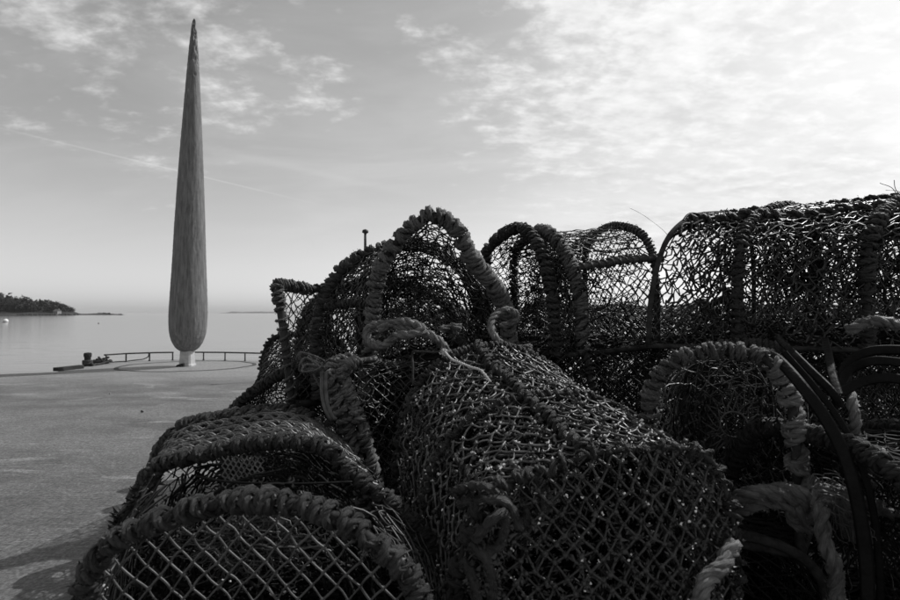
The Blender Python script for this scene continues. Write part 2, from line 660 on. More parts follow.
def lash(acc, p, core, rr, pitch, lo=0.0, hi=1.0, lobes=3, sides=9, hair=0, wob=0.15, bunch=0.0, per_turn=20, hand=1, slop=1.0, lod=0):
    """rope of radius rr wound round the bar p"""
    n = len(p)
    p = p[int(lo * (n - 1)):max(int(hi * (n - 1)) + 1, int(lo * (n - 1)) + 3)]
    L = length(p)
    per = (16, 11, 8)[lod]
    turns = max(L / pitch, 1)
    N = int(turns * per)
    c = resample(p, N)
    t, nn, b = frames(c)
    k = np.arange(N)
    u = k / N * turns
    knots = rng.normal(0, 1, int(turns) + 4)
    slow = np.interp(u, np.arange(len(knots)), knots)
    ph = hand * 2 * math.pi * u + slow * 0.5
    off = core + rr * (0.72 + wob * np.interp(u * 1.7, np.arange(int(turns * 1.7) + 6), rng.normal(0, 1, int(turns * 1.7) + 6)))
    slide = slop * rr * 0.75 * np.interp(u * 0.9, np.arange(len(knots)), rng.normal(0, 1, len(knots)))
    if bunch:
        slide = slide + bunch * np.sin(2 * math.pi * u / 3.0)
    q = c + off[:, None] * (np.cos(ph)[:, None] * nn + np.sin(ph)[:, None] * b) + t * slide[:, None]
    rad = rr * (1 + 0.13 * np.interp(u, np.arange(len(knots)), rng.normal(0, 1, len(knots))))
    tilt = hand * rr * 0.9 * np.sin(ph + slow)            # turns lie askew, not square to the bar
    q = q + t * tilt[:, None]
    laid(acc, q, rad, lobes or 3, sides=((8 if rr > .0075 else 5), 4, 3)[lod])
    if hair:
        fuzz(acc, q, rr, int(hair * (1.6, 1.0, .2)[lod] * L), ln=0.007, w=0.00012)


# ------------------------------------------------------------------ netting
def grid_eval(S, u, v):
    V, U, _ = S.shape
    x = np.clip(u, 0, 1) * (U - 1)
    y = np.clip(v, 0, 1) * (V - 1)
    i, j = np.minimum(x.astype(int), U - 2), np.minimum(y.astype(int), V - 2)
    fx, fy = (x - i)[..., None], (y - j)[..., None]
    return (S[j, i] * (1 - fx) * (1 - fy) + S[j, i + 1] * fx * (1 - fy) + S[j + 1, i] * (1 - fx) * fy + S[j + 1, i + 1] * fx * fy)


def diamond_net(acc, S, nu, nv, r, jit=0.12, keep=None, wob=0.002, m=3, sides=4, knot=2.1, loss=0.0, specks=None, speck_p=0.0, lod=0):
    m, sides = ((4, 4), (3, 3), (2, 3))[lod]
    j, i = np.meshgrid(np.arange(nv + 1), np.arange(nu + 1), indexing='ij')
    u = (i + 0.5 * (j & 1)) / nu
    v = j / nv
    u = u + rng.normal(0, jit / nu, u.shape)
    v = v + rng.normal(0, jit / nv, v.shape) * ((j > 0) & (j < nv))
    A, B = [], []
    for jj in range(nv):
        for ii in range(nu + 1):
            for di in ((0, -1) if jj % 2 == 0 else (0, 1)):
                k = ii + di
                if 0 <= k <= nu:
                    A.append((jj, ii))
                    B.append((jj + 1, k))
    A, B = np.array(A), np.array(B)
    ua, va, ub, vb = u[A[:, 0], A[:, 1]], v[A[:, 0], A[:, 1]], u[B[:, 0], B[:, 1]], v[B[:, 0], B[:, 1]]
    ok = np.ones(len(ua), bool)
    if keep is not None:
        ok &= keep((ua + ub) / 2, (va + vb) / 2)
    if loss:
        ok &= rng.random(len(ua)) > loss
    ok &= ~((ua > 1) & (ub > 1))
    ua, va, ub, vb = ua[ok], va[ok], ub[ok], vb[ok]
    f = np.linspace(0, 1, m)[None]
    X = grid_eval(S, ua[:, None] * (1 - f) + ub[:, None] * f, va[:, None] * (1 - f) + vb[:, None] * f)
    bow = rng.normal(0, wob, (len(ua), 1, 3)) * np.sin(math.pi * f)[..., None]
    bow[..., 2] -= wob * 0.9 * np.sin(math.pi * f)
    X = X + bow
    strands(acc, X, r * rng.uniform(0.8, 1.25, len(ua)), sides)
    kn = X[:, 0]
    if lod < 2:
        knots(acc, kn[rng.random(len(kn)) < (0.55 if lod == 0 else 0.3)], r * knot)
    if specks is not None and speck_p:
        sel = rng.random(len(kn)) < speck_p
        c = X[sel][:, rng.integers(0, m)]
        if len(c):
            c = np.concatenate([c[::2], c[::2] + rng.normal(0, 0.005, c[::2].shape), c[::3] + rng.normal(0, 0.006, c[::3].shape)])
            out = unit(c - S.mean((0, 1)))
            blobs(specks, c + out * r * 1.6 + np.array((0, 0, r)), rng.uniform(0.0009, 0.0034, len(c)), 0.5)
    return kn


def tangle(acc, S, count, r, inward, ctr, least=0.005, m=12, step=0.020, sides=3):
    """slack twine and weed caught in the net: wanders just under the netting"""
    arc, run = max(length(S[0]), .1), max(length(S[:, S.shape[1] // 2]), .1)
    u, v = rng.random(count), rng.random(count)
    dpt = rng.uniform(least, inward, count)
    a, da = rng.uniform(0, 6.28, count), rng.normal(0, .25, count)
    pts = []
    for k in range(m):
        q = grid_eval(S, u, v)
        pts.append(q + (ctr - q) * dpt[:, None])
        da = da * .8 + rng.normal(0, .22, count)
        a = a + da
        u = np.clip(u + step * np.cos(a) / arc, 0, 1)
        v = np.clip(v + step * np.sin(a) / run, 0, 1)
        dpt = np.clip(dpt + rng.normal(0, .012, count), least, inward)
    strands(acc, np.stack(pts, 1), r * rng.uniform(0.6, 1.6, count), sides)


def loft(H, per=8, sag=0.06):
    """surface over a row of hoops, slack between them"""
    out = []
    nh = len(H)
    w = np.sin(np.linspace(0, math.pi, H.shape[1]))[:, None]
    for k in range(nh - 1):
        for a in range(per):
            f = a / per
            q = H[k] * (1 - f) + H[k + 1] * f
            c = q.mean(0)
            out.append(q + (c - q) * sag * math.sin(math.pi * f) * w)
    out.append(H[-1])
    return np.array(out)


POTS = []


def pot(label, hoops, hoop_r=0.011, lashes=None, net='twine_dark', cell=0.04, twine=0.0019, layers=1, ends=('funnel', 'funnel'),
        sag=0.06, weed=0, speck=0.0, keep=None, jit=0.14, funnel_depth=0.13, funnel_at=None, ropes=(), loss=0.02, wob=0.003, hair=500, knot=2.1, crust=0, ring_r=.035, end_layers=1, lod=1, weed_min=.005,
        hoop_mat='steel_dark', lash_mat='rope_worn', weed_r=0.0016, weed_in=0.5, weed_mat='weed', base=True, end_cell=None):
    """a lobster pot: hoops over a base frame, ropes wound on the hoops, netting over all, netted ends"""
    U = 72
    H = np.array([catmull(h, U) for h in hoops])
    loc = np.array([H[:, [0, -1], 0].mean(), H[:, [0, -1], 1].mean(), H[:, [0, -1], 2].min()])
    t = thing('lobster_pot', label, 'lobster pot', loc, 'lobster pots heaped on the pier')
    lashes = lashes or {}
    for k in range(len(H)):
        a = Acc()
        sweep(a, H[k], hoop_r, 8, rough=0.03)
        ho = a.build('hoop', hoop_mat, t)
        for L in lashes.get(k, ()):
            b = Acc()
            lash(b, H[k] if L.get('path') is None else L['path'], hoop_r, L.get('r', 0.009) * .82, L.get('pitch', 0.021) * .80, L.get('lo', 0), L.get('hi', 1),
                 hair=L.get('hair', hair), wob=L.get('wob', 0.15), bunch=L.get('bunch', 0.0), hand=L.get('hand', 1), lod=lod)
            b.build('rope_lashing', L.get('mat', lash_mat), ho)
    if base:
        for e in (0, -1):
            a = Acc()
            sweep(a, resample(H[:, e], 4 + 6 * len(H)), hoop_r, 7)
            a.build('base_rail', hoop_mat, t)
        for k in range(len(H)):
            a = Acc()
            sweep(a, resample(np.array([H[k, 0], H[k, -1]]), 6), hoop_r * 0.95, 7)
            a.build('base_bar', hoop_mat, t)
    S = loft(H, sag=sag)
    if base:
        fl = np.stack([np.array([grid_eval(S, np.array(0.0), np.array(x)) * (1 - f) + grid_eval(S, np.array(1.0), np.array(x)) * f for f in np.linspace(0, 1, 12)])
                       for x in np.linspace(0, 1, 12)]) + np.array((0, 0, .012))
        acc = Acc()
        dn = 1 if lod else 2
        diamond_net(acc, fl, 14 * dn, 26 * dn, .0035, .25, None, .006, lod=2)
        tangle(acc, fl, 140 * dn, .004, .15, H.mean((0, 1)))
        acc.build('added_floor_net', 'weed', t, kind='stuff')  # dense dark floor net, added to keep the deck's light out
    arc = length(H[0])
    run = length(H[:, U // 2])
    ctr = H.mean((0, 1))
    acc, sp = Acc(), Acc()
    for ly in range(layers):
        c = cell * (1 + 0.35 * ly)
        SS = S + (ctr - S) * (0.07 * ly)
        diamond_net(acc, SS, max(6, int(arc / (c * 1.25))), max(4, int(run / (c * 0.62))), twine, jit * (0.55 + ly * 0.9), keep, wob, loss=loss, knot=knot, lod=lod,
                    specks=sp, speck_p=speck)
    acc.build('netting', net, t, kind='stuff')
    for e, kind in zip((0, -1), ends):
        if not kind:
            continue
        acc = Acc()
        hp = H[e]
        hc = hp.mean(0)
        axis = unit(H[1 if e == 0 else -2].mean(0) - hc)
        c = end_cell or cell
        if kind == 'funnel':
            rc = hc + axis * funnel_depth + np.array((0, 0, -0.01))
            if funnel_at is not None and e == 0:
                rc = np.asarray(funnel_at)
            full = np.concatenate([hp, resample(np.array([hp[-1], hp[0]]), 26)[1:]])
            ring = rc + unit(full - hc) * ring_r
            rows = []
            for f in np.linspace(0, 1, 9):
                rows.append(full * (1 - f) + ring * f + axis * 0.035 * math.sin(math.pi * f) * (1 if funnel_depth >= 0 else -1))
            R = np.array(rows)
            for ly in range(end_layers):
                diamond_net(acc, R + axis * .02 * ly, max(10, int(length(full) / (c * (1.5 - .3 * ly)))), max(4, int(length(R[:, 10]) / (c * 0.75))), twine, jit * (0.8 + ly), None, wob,
                            specks=sp, speck_p=speck, knot=knot, lod=max(lod, 1))
            if end_layers > 1:
                tangle(acc, R, 240, twine, .12, rc)
            sweep(acc, catmull(ring[::6], 40, True), twine * 1.3, 6, caps=False)
        else:
            e1 = unit(hp[-1] - hp[0])
            e3 = unit(np.cross(e1, hp[U // 2] - hp[0]))
            e2 = np.cross(e3, e1)
            poly = np.stack([(hp - hp[0]) @ e1, (hp - hp[0]) @ e2], 1)

            def inside(xy):
                x, y = xy
                n, odd = len(poly), False
                for q in range(n):
                    (x1, y1), (x2, y2) = poly[q], poly[(q + 1) % n]
                    if (y1 > y) != (y2 > y) and x < (x2 - x1) * (y - y1) / (y2 - y1) + x1:
                        odd = not odd
                return odd

            lo, hi = poly.min(0) - c, poly.max(0) + c
            ny, nx = int((hi[1] - lo[1]) / (c * 0.55)), int((hi[0] - lo[0]) / c)
            node = {}
            for jy in range(ny + 1):
                for ix in range(nx + 1):
                    node[jy, ix] = np.array((lo[0] + (ix + 0.5 * (jy & 1)) * c, lo[1] + jy * c * 0.55)) + rng.normal(0, c * (0.05 if kind == 'flat' else 0.11), 2)
            segs = []
            for jy in range(ny):
                for ix in range(nx + 1):
                    for di in ((0, -1) if jy % 2 == 0 else (0, 1)):
                        if (jy + 1, ix + di) in node:
                            a_, b_ = node[jy, ix], node[jy + 1, ix + di]
                            ia, ib = inside(a_), inside(b_)
                            if not ia and not ib:
                                continue
                            if ia != ib:
                                p_in, p_out = (a_, b_) if ia else (b_, a_)
                                for _ in range(6):
                                    md = (p_in + p_out) / 2
                                    if inside(md):
                                        p_in = md
                                    else:
                                        p_out = md
                                a_, b_ = ((a_, p_out) if ia else (p_out, b_))
                            segs.append((a_, b_))
            sg = np.array(segs)
            f = np.linspace(0, 1, 5)[None, :, None]
            xy = sg[:, :1] * (1 - f) + sg[:, 1:] * f
            mid = (lo + hi) / 2
            rr = np.linalg.norm((xy - mid) / ((hi - lo) / 2), axis=-1)
            bulge = (-0.03 if kind == 'flat' else 0.07) * np.clip(1 - rr ** 2, 0, 1)
            X = hp[0] + xy[..., :1] * e1 + xy[..., 1:] * e2 - bulge[..., None] * axis
            X += rng.normal(0, 0.0012, (len(sg), 1, 3)) * np.sin(math.pi * f)
            strands(acc, X, twine * rng.uniform(0.8, 1.2, len(sg)), (5, 4, 3)[lod])
            blobs(acc, X[:, 0], twine * (1.9 if kind == 'flat' else 2.4))
            if kind == 'bag':                                  # a second, slack skin of net and growth behind the first
                X2 = X[rng.random(len(X)) < .8] + axis * .03 + rng.normal(0, .006, (1, 1, 3))
                X2 = X2 + rng.normal(0, .007, (len(X2), 1, 3))
                strands(acc, X2, twine * .9, 3)
                path = X.reshape(-1, 3)
                fuzz(acc, path, .002, 5000, .012, .00035)
                lump = path[rng.random(len(path)) < .10]
                blobs(acc, lump + rng.normal(0, .003, lump.shape), rng.uniform(.002, .006, len(lump)), .4)
            if speck:
                kn = X[rng.random(len(X)) < speck * .45][:, 2]
                kn = np.concatenate([kn + rng.normal(0, .005, kn.shape) for _ in range(3)])
                blobs(sp, kn - axis * twine * 1.5 + np.array((0, 0, .002)), rng.uniform(.0007, .0026, len(kn)), .55)
        acc.build('end_netting', {'flat': 'twine_grey', 'bag': 'twine_bag'}.get(kind, net), t, kind='stuff')
    if weed:
        acc = Acc()
        tangle(acc, S, weed, weed_r, weed_in, ctr, weed_min)  # weed matted in the net, thickened to darken the pot's inside
        acc.build('caught_weed', weed_mat, t, kind='stuff')
    if crust:
        acc = Acc()
        uu, vv = rng.random(crust), rng.random(crust)
        c = grid_eval(S, uu, vv) + rng.normal(0, .004, (crust, 3))
        for k in range(3):
            blobs(acc, c + rng.normal(0, .005, c.shape), rng.uniform(.002, .0065, crust), .35)
        path = grid_eval(S, rng.random(4000), rng.random(4000))
        fuzz(acc, path, .002, crust * 3, .012, .0004)
        acc.build('dried_growth', 'rope_mid', t, kind='stuff')
    if sp.n:
        sp.build('shell_fragments', 'shell', t, smooth=False, kind='stuff')
    for (u, r, m, pitch) in ropes:                   # ropes laced lengthways from hoop to hoop
        a = Acc()
        line = resample(np.array([grid_eval(S, np.array(u), np.array(x)) for x in np.linspace(0, 1, 24)]), 60)
        line = line + np.interp(np.arange(60), np.arange(0, 60, 6), rng.normal(0, 0.006, 10))[:, None] * np.array((0.3, 0.3, 1))
        sweep(a, line, r * 0.8, 7)
        lash(a, line, r * 0.8, r, pitch, hair=hair, lod=max(lod, 1))
        a.build('lacing_rope', m, t)
    POTS.append((t, H, S))
    return t, H, S


def dee(cx, cy, z, w, l, h, yaw, n=3, lean=0.0):
    """hoops of a plain D-shaped pot standing at (cx, cy, z)"""
    a = math.radians(yaw)
    ax, sd = np.array((math.cos(a), math.sin(a), 0)), np.array((-math.sin(a), math.cos(a), 0))
    out = []
    for k in range(n):
        c = np.array((cx, cy, z)) + ax * l * (k / (n - 1) - 0.5)
        pts = []
        for (s, q) in ((-1, 0), (-1.02, .35), (-.93, .68), (-.62, .92), (0, 1), (.62, .92), (.93, .68), (1.02, .35), (1, 0)):
            pts.append(c + sd * s * w / 2 + np.array((0, 0, 1)) * q * h * rng.uniform(.97, 1.02) + ax * lean * q)
        out.append(np.array(pts))
    return out


def rope(label, ctrl, r, material='rope_pale', lobes=3, hair=900, n=None, name='rope', sides=12, category='rope', closed=False, ln=None, lay=None):
    p = catmull(ctrl, n or max(24, int(length(np.asarray(ctrl)) / (r * 0.55))), closed)
    p = p + np.stack([np.interp(np.arange(len(p)), np.linspace(0, len(p), 9), rng.normal(0, r * 0.25, 9)) for _ in range(3)], 1)
    a = Acc()
    if lobes:
        laid(a, p, r, lobes, lay, 8)
    else:
        sweep(a, p, r, sides)
    org = p[p[:, 2].argmin()]
    o = a.build(name, material, origin=org)
    tag(o, label, category)
    if hair:
        f = Acc()
        fuzz(f, p, r, int(hair * .6 * length(p)), ln=ln or .006, w=0.00010)
        f.build('loose_fibres', material, o, kind='stuff')
    return o, p


# ------------------------------------------------------------------ the setting
def sheet(name, pts, z, material, skirt=None):
    pts = np.asarray(pts, float)
    n = len(pts)
    me = bpy.data.meshes.new(name)
    v = [(p[0], p[1], z) for p in pts]
    f = [tuple(range(n))]
    if skirt is not None:
        v += [(p[0], p[1], skirt) for p in pts]
        f += [(i, i + n, (i + 1) % n + n, (i + 1) % n) for i in range(n)]
    me.from_pydata(v, [], f)
    me.update()
    me.materials.append(MATS[material])
    o = bpy.data.objects.new(name, me)
    COL.objects.link(o)
    o['kind'] = 'structure'
    o['_org'] = (0.0, 0.0, 0.0)
    return o


SEA_Z = -1.7
sheet('sea', [(-9000, -60), (9000, -60), (9000, 12000), (-9000, 12000)], SEA_Z, 'sea')

# the pier deck: a straight edge on the left, then the rounded end where the sculpture stands
edge_px = [(-400, 377.5), (-200, 376), (0, 374.2), (40, 372.8), (57, 372), (64, 369.5), (80, 366), (100, 363), (125, 361), (155, 359.8), (188, 359.3),
           (225, 359.6), (262, 360.6), (300, 362.5), (345, 366), (400, 369)]
edge = [G(*p) for p in edge_px]
deck = [(-30, 6.3), *[(e[0], e[1]) for e in edge], (6, 7.2), (14, 7.0), (14, -8), (-30, -8)]
deck = sheet('pier_deck', deck, 0.0, 'concrete', skirt=-6.0)

foot = G(187.2, 366.0)
SX, SY = foot[0], foot[1]

# shallow ring groove cut in the paving round the sculpture
a = Acc()
th = np.linspace(0, 2 * math.pi, 121)
wob = 1 + 0.012 * np.sin(th * 7) + 0.008 * np.sin(th * 13 + 1)
for R0, R1 in ((0.93, 0.99),):
    inner = np.stack([SX + R0 * wob * np.cos(th), SY + 0.02 + 0.8 * R0 * wob * np.sin(th), np.full(121, 0.004)], 1)
    outer = np.stack([SX + R1 * wob * np.cos(th), SY + 0.02 + 0.8 * R1 * wob * np.sin(th), np.full(121, 0.004)], 1)
    i = np.arange(120)
    a.add(np.concatenate([inner, outer]), np.stack([i, i + 121, i + 122, i + 1], 1))
ring = a.build('ring_groove', 'groove_dark', deck)


# ------------------------------------------------------------------ the sculpture
def sculpture():
    t = thing('sculpture', 'tall grey carved teardrop sculpture tapering to a pitted point at the pier end', 'sculpture', (SX, SY, 0))
    mpp = SY / FPX                                    # metres for one photo pixel at the sculpture
    prof = [(352, 4.5), (350.5, 8.3), (347.5, 12.2), (342.7, 15.4), (337, 17.6), (331, 18.9), (322, 19.6), (311, 19.7), (295, 18.9), (273, 17.7),
            (248, 16.6), (220, 15.4), (190, 13.9), (150, 11.7), (110, 9.1), (75, 6.7), (50, 4.9), (36, 3.5), (26, 2.6), (21, 1.9), (19, 0.8)]
    py = np.array([p[0] for p in prof], float)
    zs = np.array([P(187, y, SY)[2] for y in py])
    rs = np.array([p[1] for p in prof]) * mpp * 0.885          # a round body off the lens axis looks wider than it is
    NZ, NT = 220, 96
    zf = np.linspace(zs[0], zs[-1], NZ)
    z2 = np.concatenate([zs[0] + (zs[6] - zs[0]) * np.linspace(0, 1, 50) ** 1.6, np.linspace(zs[6], zs[-1], NZ)[1:]])
    rf = np.interp(z2, zs, rs)
    for _ in range(4):
        rf[1:-1] = 0.25 * rf[:-2] + 0.5 * rf[1:-1] + 0.25 * rf[2:]
    th = np.linspace(0, 2 * math.pi, NT, endpoint=False)
    prng = np.random.default_rng(3)
    ph = prng.uniform(0, 6.28, 12)
    rr = rf[:, None] * (1 + 0.010 * np.sin(3 * th[None] + z2[:, None] * 0.8) + 0.006 * np.sin(9 * th[None] + z2[:, None] * 2.2 + ph[0])
                        + 0.004 * np.sin(23 * th[None] + 3 * np.sin(z2[:, None] * 3 + ph[1])))
    rr += prng.normal(0, 0.0012, rr.shape)
    # the pits near the tip
    for _ in range(70):
        zc = zs[-1] - abs(prng.normal(0, 0.42)) - 0.04
        tc_ = prng.uniform(-1.9, 0.5)
        R = np.interp(zc, z2, rf)
        dz = (z2[:, None] - zc) / prng.uniform(0.012, 0.024)
        dt = ((th[None] - tc_ + math.pi) % (2 * math.pi) - math.pi) * R / prng.uniform(0.010, 0.018)
        rr -= 0.016 * np.exp(-(dz ** 2 + dt ** 2))
    rr = np.maximum(rr, 0.003)
    lean = 0.012 * (z2 - zs[0])[:, None] / (zs[-1] - zs[0])
    v = np.stack([SX + lean * 3 + rr * np.cos(th), SY + rr * np.sin(th), np.repeat(z2[:, None], NT, 1)], -1)
    n = len(z2)
    i = np.arange(n - 1)[:, None] * NT
    j = np.arange(NT)[None]
    k = (j + 1) % NT
    q = np.stack([i + j, i + k, i + NT + k, i + NT + j], -1)
    a = Acc().add(v, q)
    c = np.arange(NT)
    a.t.append(np.stack([np.zeros(NT, int) + 0, (c + 1) % NT, c], 1)[1:-1])
    a.build('body', 'carved_stone', t)
    # pedestal: short pale tapered block with a chamfered foot
    a = Acc()
    top = P(187, 351, SY)[2]
    pr = [(0.0, 6.6), (0.02, 6.6), (0.035, 5.9), (top * .55, 5.5), (top + .03, 5.2)]
    rings = []
    for z, hw in pr:
        h = hw * mpp
        rings.append([(SX + sx * h * (1 - ch), SY + sy * h * (1 - cw), z) for sx, sy, ch, cw in
                      ((-1, -1, .25, 0), (1, -1, .25, 0), (1, -1, 0, .25), (1, 1, 0, .25), (1, 1, .25, 0), (-1, 1, .25, 0), (-1, 1, 0, .25), (-1, -1, 0, .25))])
    v = np.array(rings)
    i = np.arange(len(pr) - 1)[:, None] * 8
    j = np.arange(8)[None]
    a.add(v, np.stack([i + j, i + (j + 1) % 8, i + 8 + (j + 1) % 8, i + 8 + j], -1))
    a.build('pedestal', 'plinth_stone', t, smooth=False)
    # fixing bracket at the foot
    a = Acc()
    b0 = np.array((SX - 0.055, SY - 0.135, 0.0))
    w = [(-.05, 0, 0), (.07, 0, 0), (.07, .03, .0), (-.05, .03, 0), (-.03, .0, .03), (.065, .0, .055), (.065, .03, .055), (-.03, .03, .03)]
    a.add(b0 + np.array(w), [(0, 1, 5, 4), (1, 2, 6, 5), (2, 3, 7, 6), (3, 0, 4, 7), (4, 5, 6, 7)])
    a.build('fixing_bracket', 'steel_dark', t, smooth=False)


sculpture()


# ------------------------------------------------------------------ the low rail round the pier end
def rail(label, pts_px, posts_px, dy, hang=None):
    """pts_px: where the foot line of the rail is seen"""
    ground = lambda x: G(x, np.interp(x, [p[0] for p in edge_px], [p[1] for p in edge_px]) + dy)
    xs = np.linspace(pts_px[0], pts_px[1], 24)
    line = np.array([ground(x) for x in xs])
    hgt = 0.135
    t = thing('edge_rail', label, 'railing', line[len(line) // 2])
    a = Acc()
    sweep(a, line + np.array((0, 0, hgt)), 0.012, 8)
    a.build('top_rail', 'rail_paint', t)
    for x in posts_px:
        g = ground(x)
        a = Acc()
        sweep(a, np.array([g, g + np.array((0, 0, hgt * .5)), g + np.array((0, 0, hgt))]), 0.011, 8)
        blobs(a, [g + np.array((0, 0, .004))], 0.02, 0.02)
        a.build('post', 'rail_paint', t)
    return ground


ground = rail('low dark edge rail left of the sculpture', (104, 173.4), (106, 126, 149.5, 172.6), 0.9)
rail('low dark edge rail right of the sculpture running behind the pots', (181, 345), (182, 203.5, 225, 245, 266, 290, 318, 344), 0.9)

# mooring bollard, rope heap and timber at the corner of the deck
bl = G(87.5, 366.2)
t = thing('mooring_bollard', 'squat dark mooring bollard at the deck edge left of the sculpture', 'bollard', bl)
a = Acc()
zz_ = np.array([0, .015, .02, .10, .13, .145, .185, .20, .205])
rr_ = np.array([.07, .07, .045, .042, .042, .050, .052, .044, .015])
th = np.linspace(0, 2 * math.pi, 20, endpoint=False)
v = np.stack([bl[0] + rr_[:, None] * np.cos(th), bl[1] + rr_[:, None] * np.sin(th), np.repeat(zz_[:, None], 20, 1)], -1)
i = np.arange(8)[:, None] * 20
j = np.arange(20)[None]
a.add(v, np.stack([i + j, i + (j + 1) % 20, i + 20 + (j + 1) % 20, i + 20 + j], -1))
a.build('body', 'steel_dark', t)
a = Acc()
ang = np.linspace(0, 5 * 2 * math.pi, 120)
p = np.stack([bl[0] + .056 * np.cos(ang), bl[1] + .056 * np.sin(ang), .03 + .055 * ang / ang[-1]], 1)
sweep(a, p, 0.014, 7, 3)
a.build('rope_turns', 'rope_dark', t)

rp = G(101, 363.9)
pts = []
for k in range(46):
    aa = k * 0.83
    R = 0.16 * random.random() ** .5 * (1 - .55 * k / 46)
    pts.append((rp[0] + .03 * k / 46 + 1.1 * R * math.cos(aa), rp[1] + 0.7 * R * math.sin(aa), 0.02 + 0.10 * (k / 46) * random.uniform(.3, 1.0)))
pts = [(bl[0] + .07, bl[1], .04), (bl[0] + .1, bl[1], .025)] + pts
rope('dark heap of mooring rope piled beside the bollard', pts, 0.014, 'rope_dark', hair=0, n=520, sides=7)
tb0, tb1 = G(58, 371.4), G(84, 368.5)
a = Acc()
d = unit(tb1 - tb0)
nrm = np.array((-d[1], d[0], 0))
w = []
for zq in (0.0, 0.05):
    for (q, s) in ((tb0, 0), (tb1, 0), (tb1, .09), (tb0, .09)):
        w.append(q + nrm * s + np.array((0, 0, zq)))
a.add(np.array(w), [(0, 1, 5, 4), (1, 2, 6, 5), (2, 3, 7, 6), (3, 0, 4, 7), (4, 5, 6, 7), (3, 2, 1, 0)])
tag(a.build('timber_kerb', 'timber_dark', origin=tb0, smooth=False), 'dark timber baulk lying on the deck corner beside the bollard', 'timber')
g0, g1 = ground(149.5), ground(110)
pp = [g0 + np.array((0, -.01, .14)), g0 + np.array((-.02, -.03, .06)), g0 * .7 + g1 * .3 + np.array((0, -.05, .03)), g1 * .7 + g0 * .3 + np.array((0, -.05, .02)),
      g1 + np.array((0, -.05, .02))]
rope('thin dark line hanging slack from the low rail left of the sculpture', pp, 0.009, 'rope_dark', hair=0, sides=6, n=60)

# slim lamp post seen over the heap
lp = np.array((P(365, 300, 6.6)[0], 6.6, 0))
t = thing('mast_post', 'slim dark post with a small flat cap rising behind the pots', 'post', lp)
ztop = P(365, 233.5, 6.6)[2]
a = Acc()
sweep(a, resample(np.array([lp, lp + np.array((0, 0, ztop))]), 12), np.linspace(0.024, 0.017, 12), 8)
a.build('shaft', 'rail_paint', t)
a = Acc()
sweep(a, np.array([lp + np.array((0, 0, ztop)), lp + np.array((0, 0, ztop + .012)), lp + np.array((0, 0, ztop + .02)), lp + np.array((0, 0, ztop + .045))]),
      np.array([.02, .04, .043, .038]), 12)
a.build('cap', 'rail_paint', t)
a = Acc()
sweep(a, np.array([lp, lp + np.array((0, 0, .006)), lp + np.array((0, 0, .012))]), np.array([.07, .07, .05]), 12)
a.build('base_plate', 'rail_paint', t)

# loose stones on the deck
for (px, py, r, lab) in ((189, 418.5, .012, 'small pale stone on the deck just behind the near pot'), (142, 412.5, .012, 'small dark stone on the deck well behind the near pot'),
                         (162, 443, .010, 'tiny pale stone on the deck against the side of the near pot'), (110, 394.5, .012, 'tiny pale stone on the deck in front of the sculpture')):
    g = G(px, py)
    a = Acc()
    blobs(a, [g + np.array((0, 0, r * .5))], r, 0.2)
    tag(a.build('stone', 'pebble' if 'pale' in lab else 'steel_dark', origin=g, smooth=False), lab, 'stone')


# ------------------------------------------------------------------ sea marks and far land
def buoy(px, py, r, label, material='buoy_white'):
    g = G(px, py, SEA_Z)
    t = thing('mooring_buoy', label, 'buoy', g)
    th, ph = np.meshgrid(np.linspace(0, 2 * math.pi, 20, endpoint=False), np.linspace(-1.2, math.pi / 2, 10))
    v = np.stack([g[0] + r * np.cos(ph) * np.cos(th), g[1] + r * np.cos(ph) * np.sin(th), g[2] + r * .55 + r * np.sin(ph)], -1)
    i = np.arange(9)[:, None] * 20
    j = np.arange(20)[None]
    Acc().add(v, np.stack([i + j, i + (j + 1) % 20, i + 20 + (j + 1) % 20, i + 20 + j], -1)).build('float', material, t)
    a = Acc()
    sweep(a, g + np.array([(0, 0, r * 1.5), (0, 0, r * 1.62), (0, 0, r * 1.75)]), r * .16, 8)
    a.build('mooring_eye', 'steel_dark', t)


buoy(5.5, 322.3, 0.62, 'round white mooring buoy floating off the left headland')
buoy(98.5, 323.6, 0.13, 'tiny dark buoy on open water left of the sculpture', 'rail_paint')


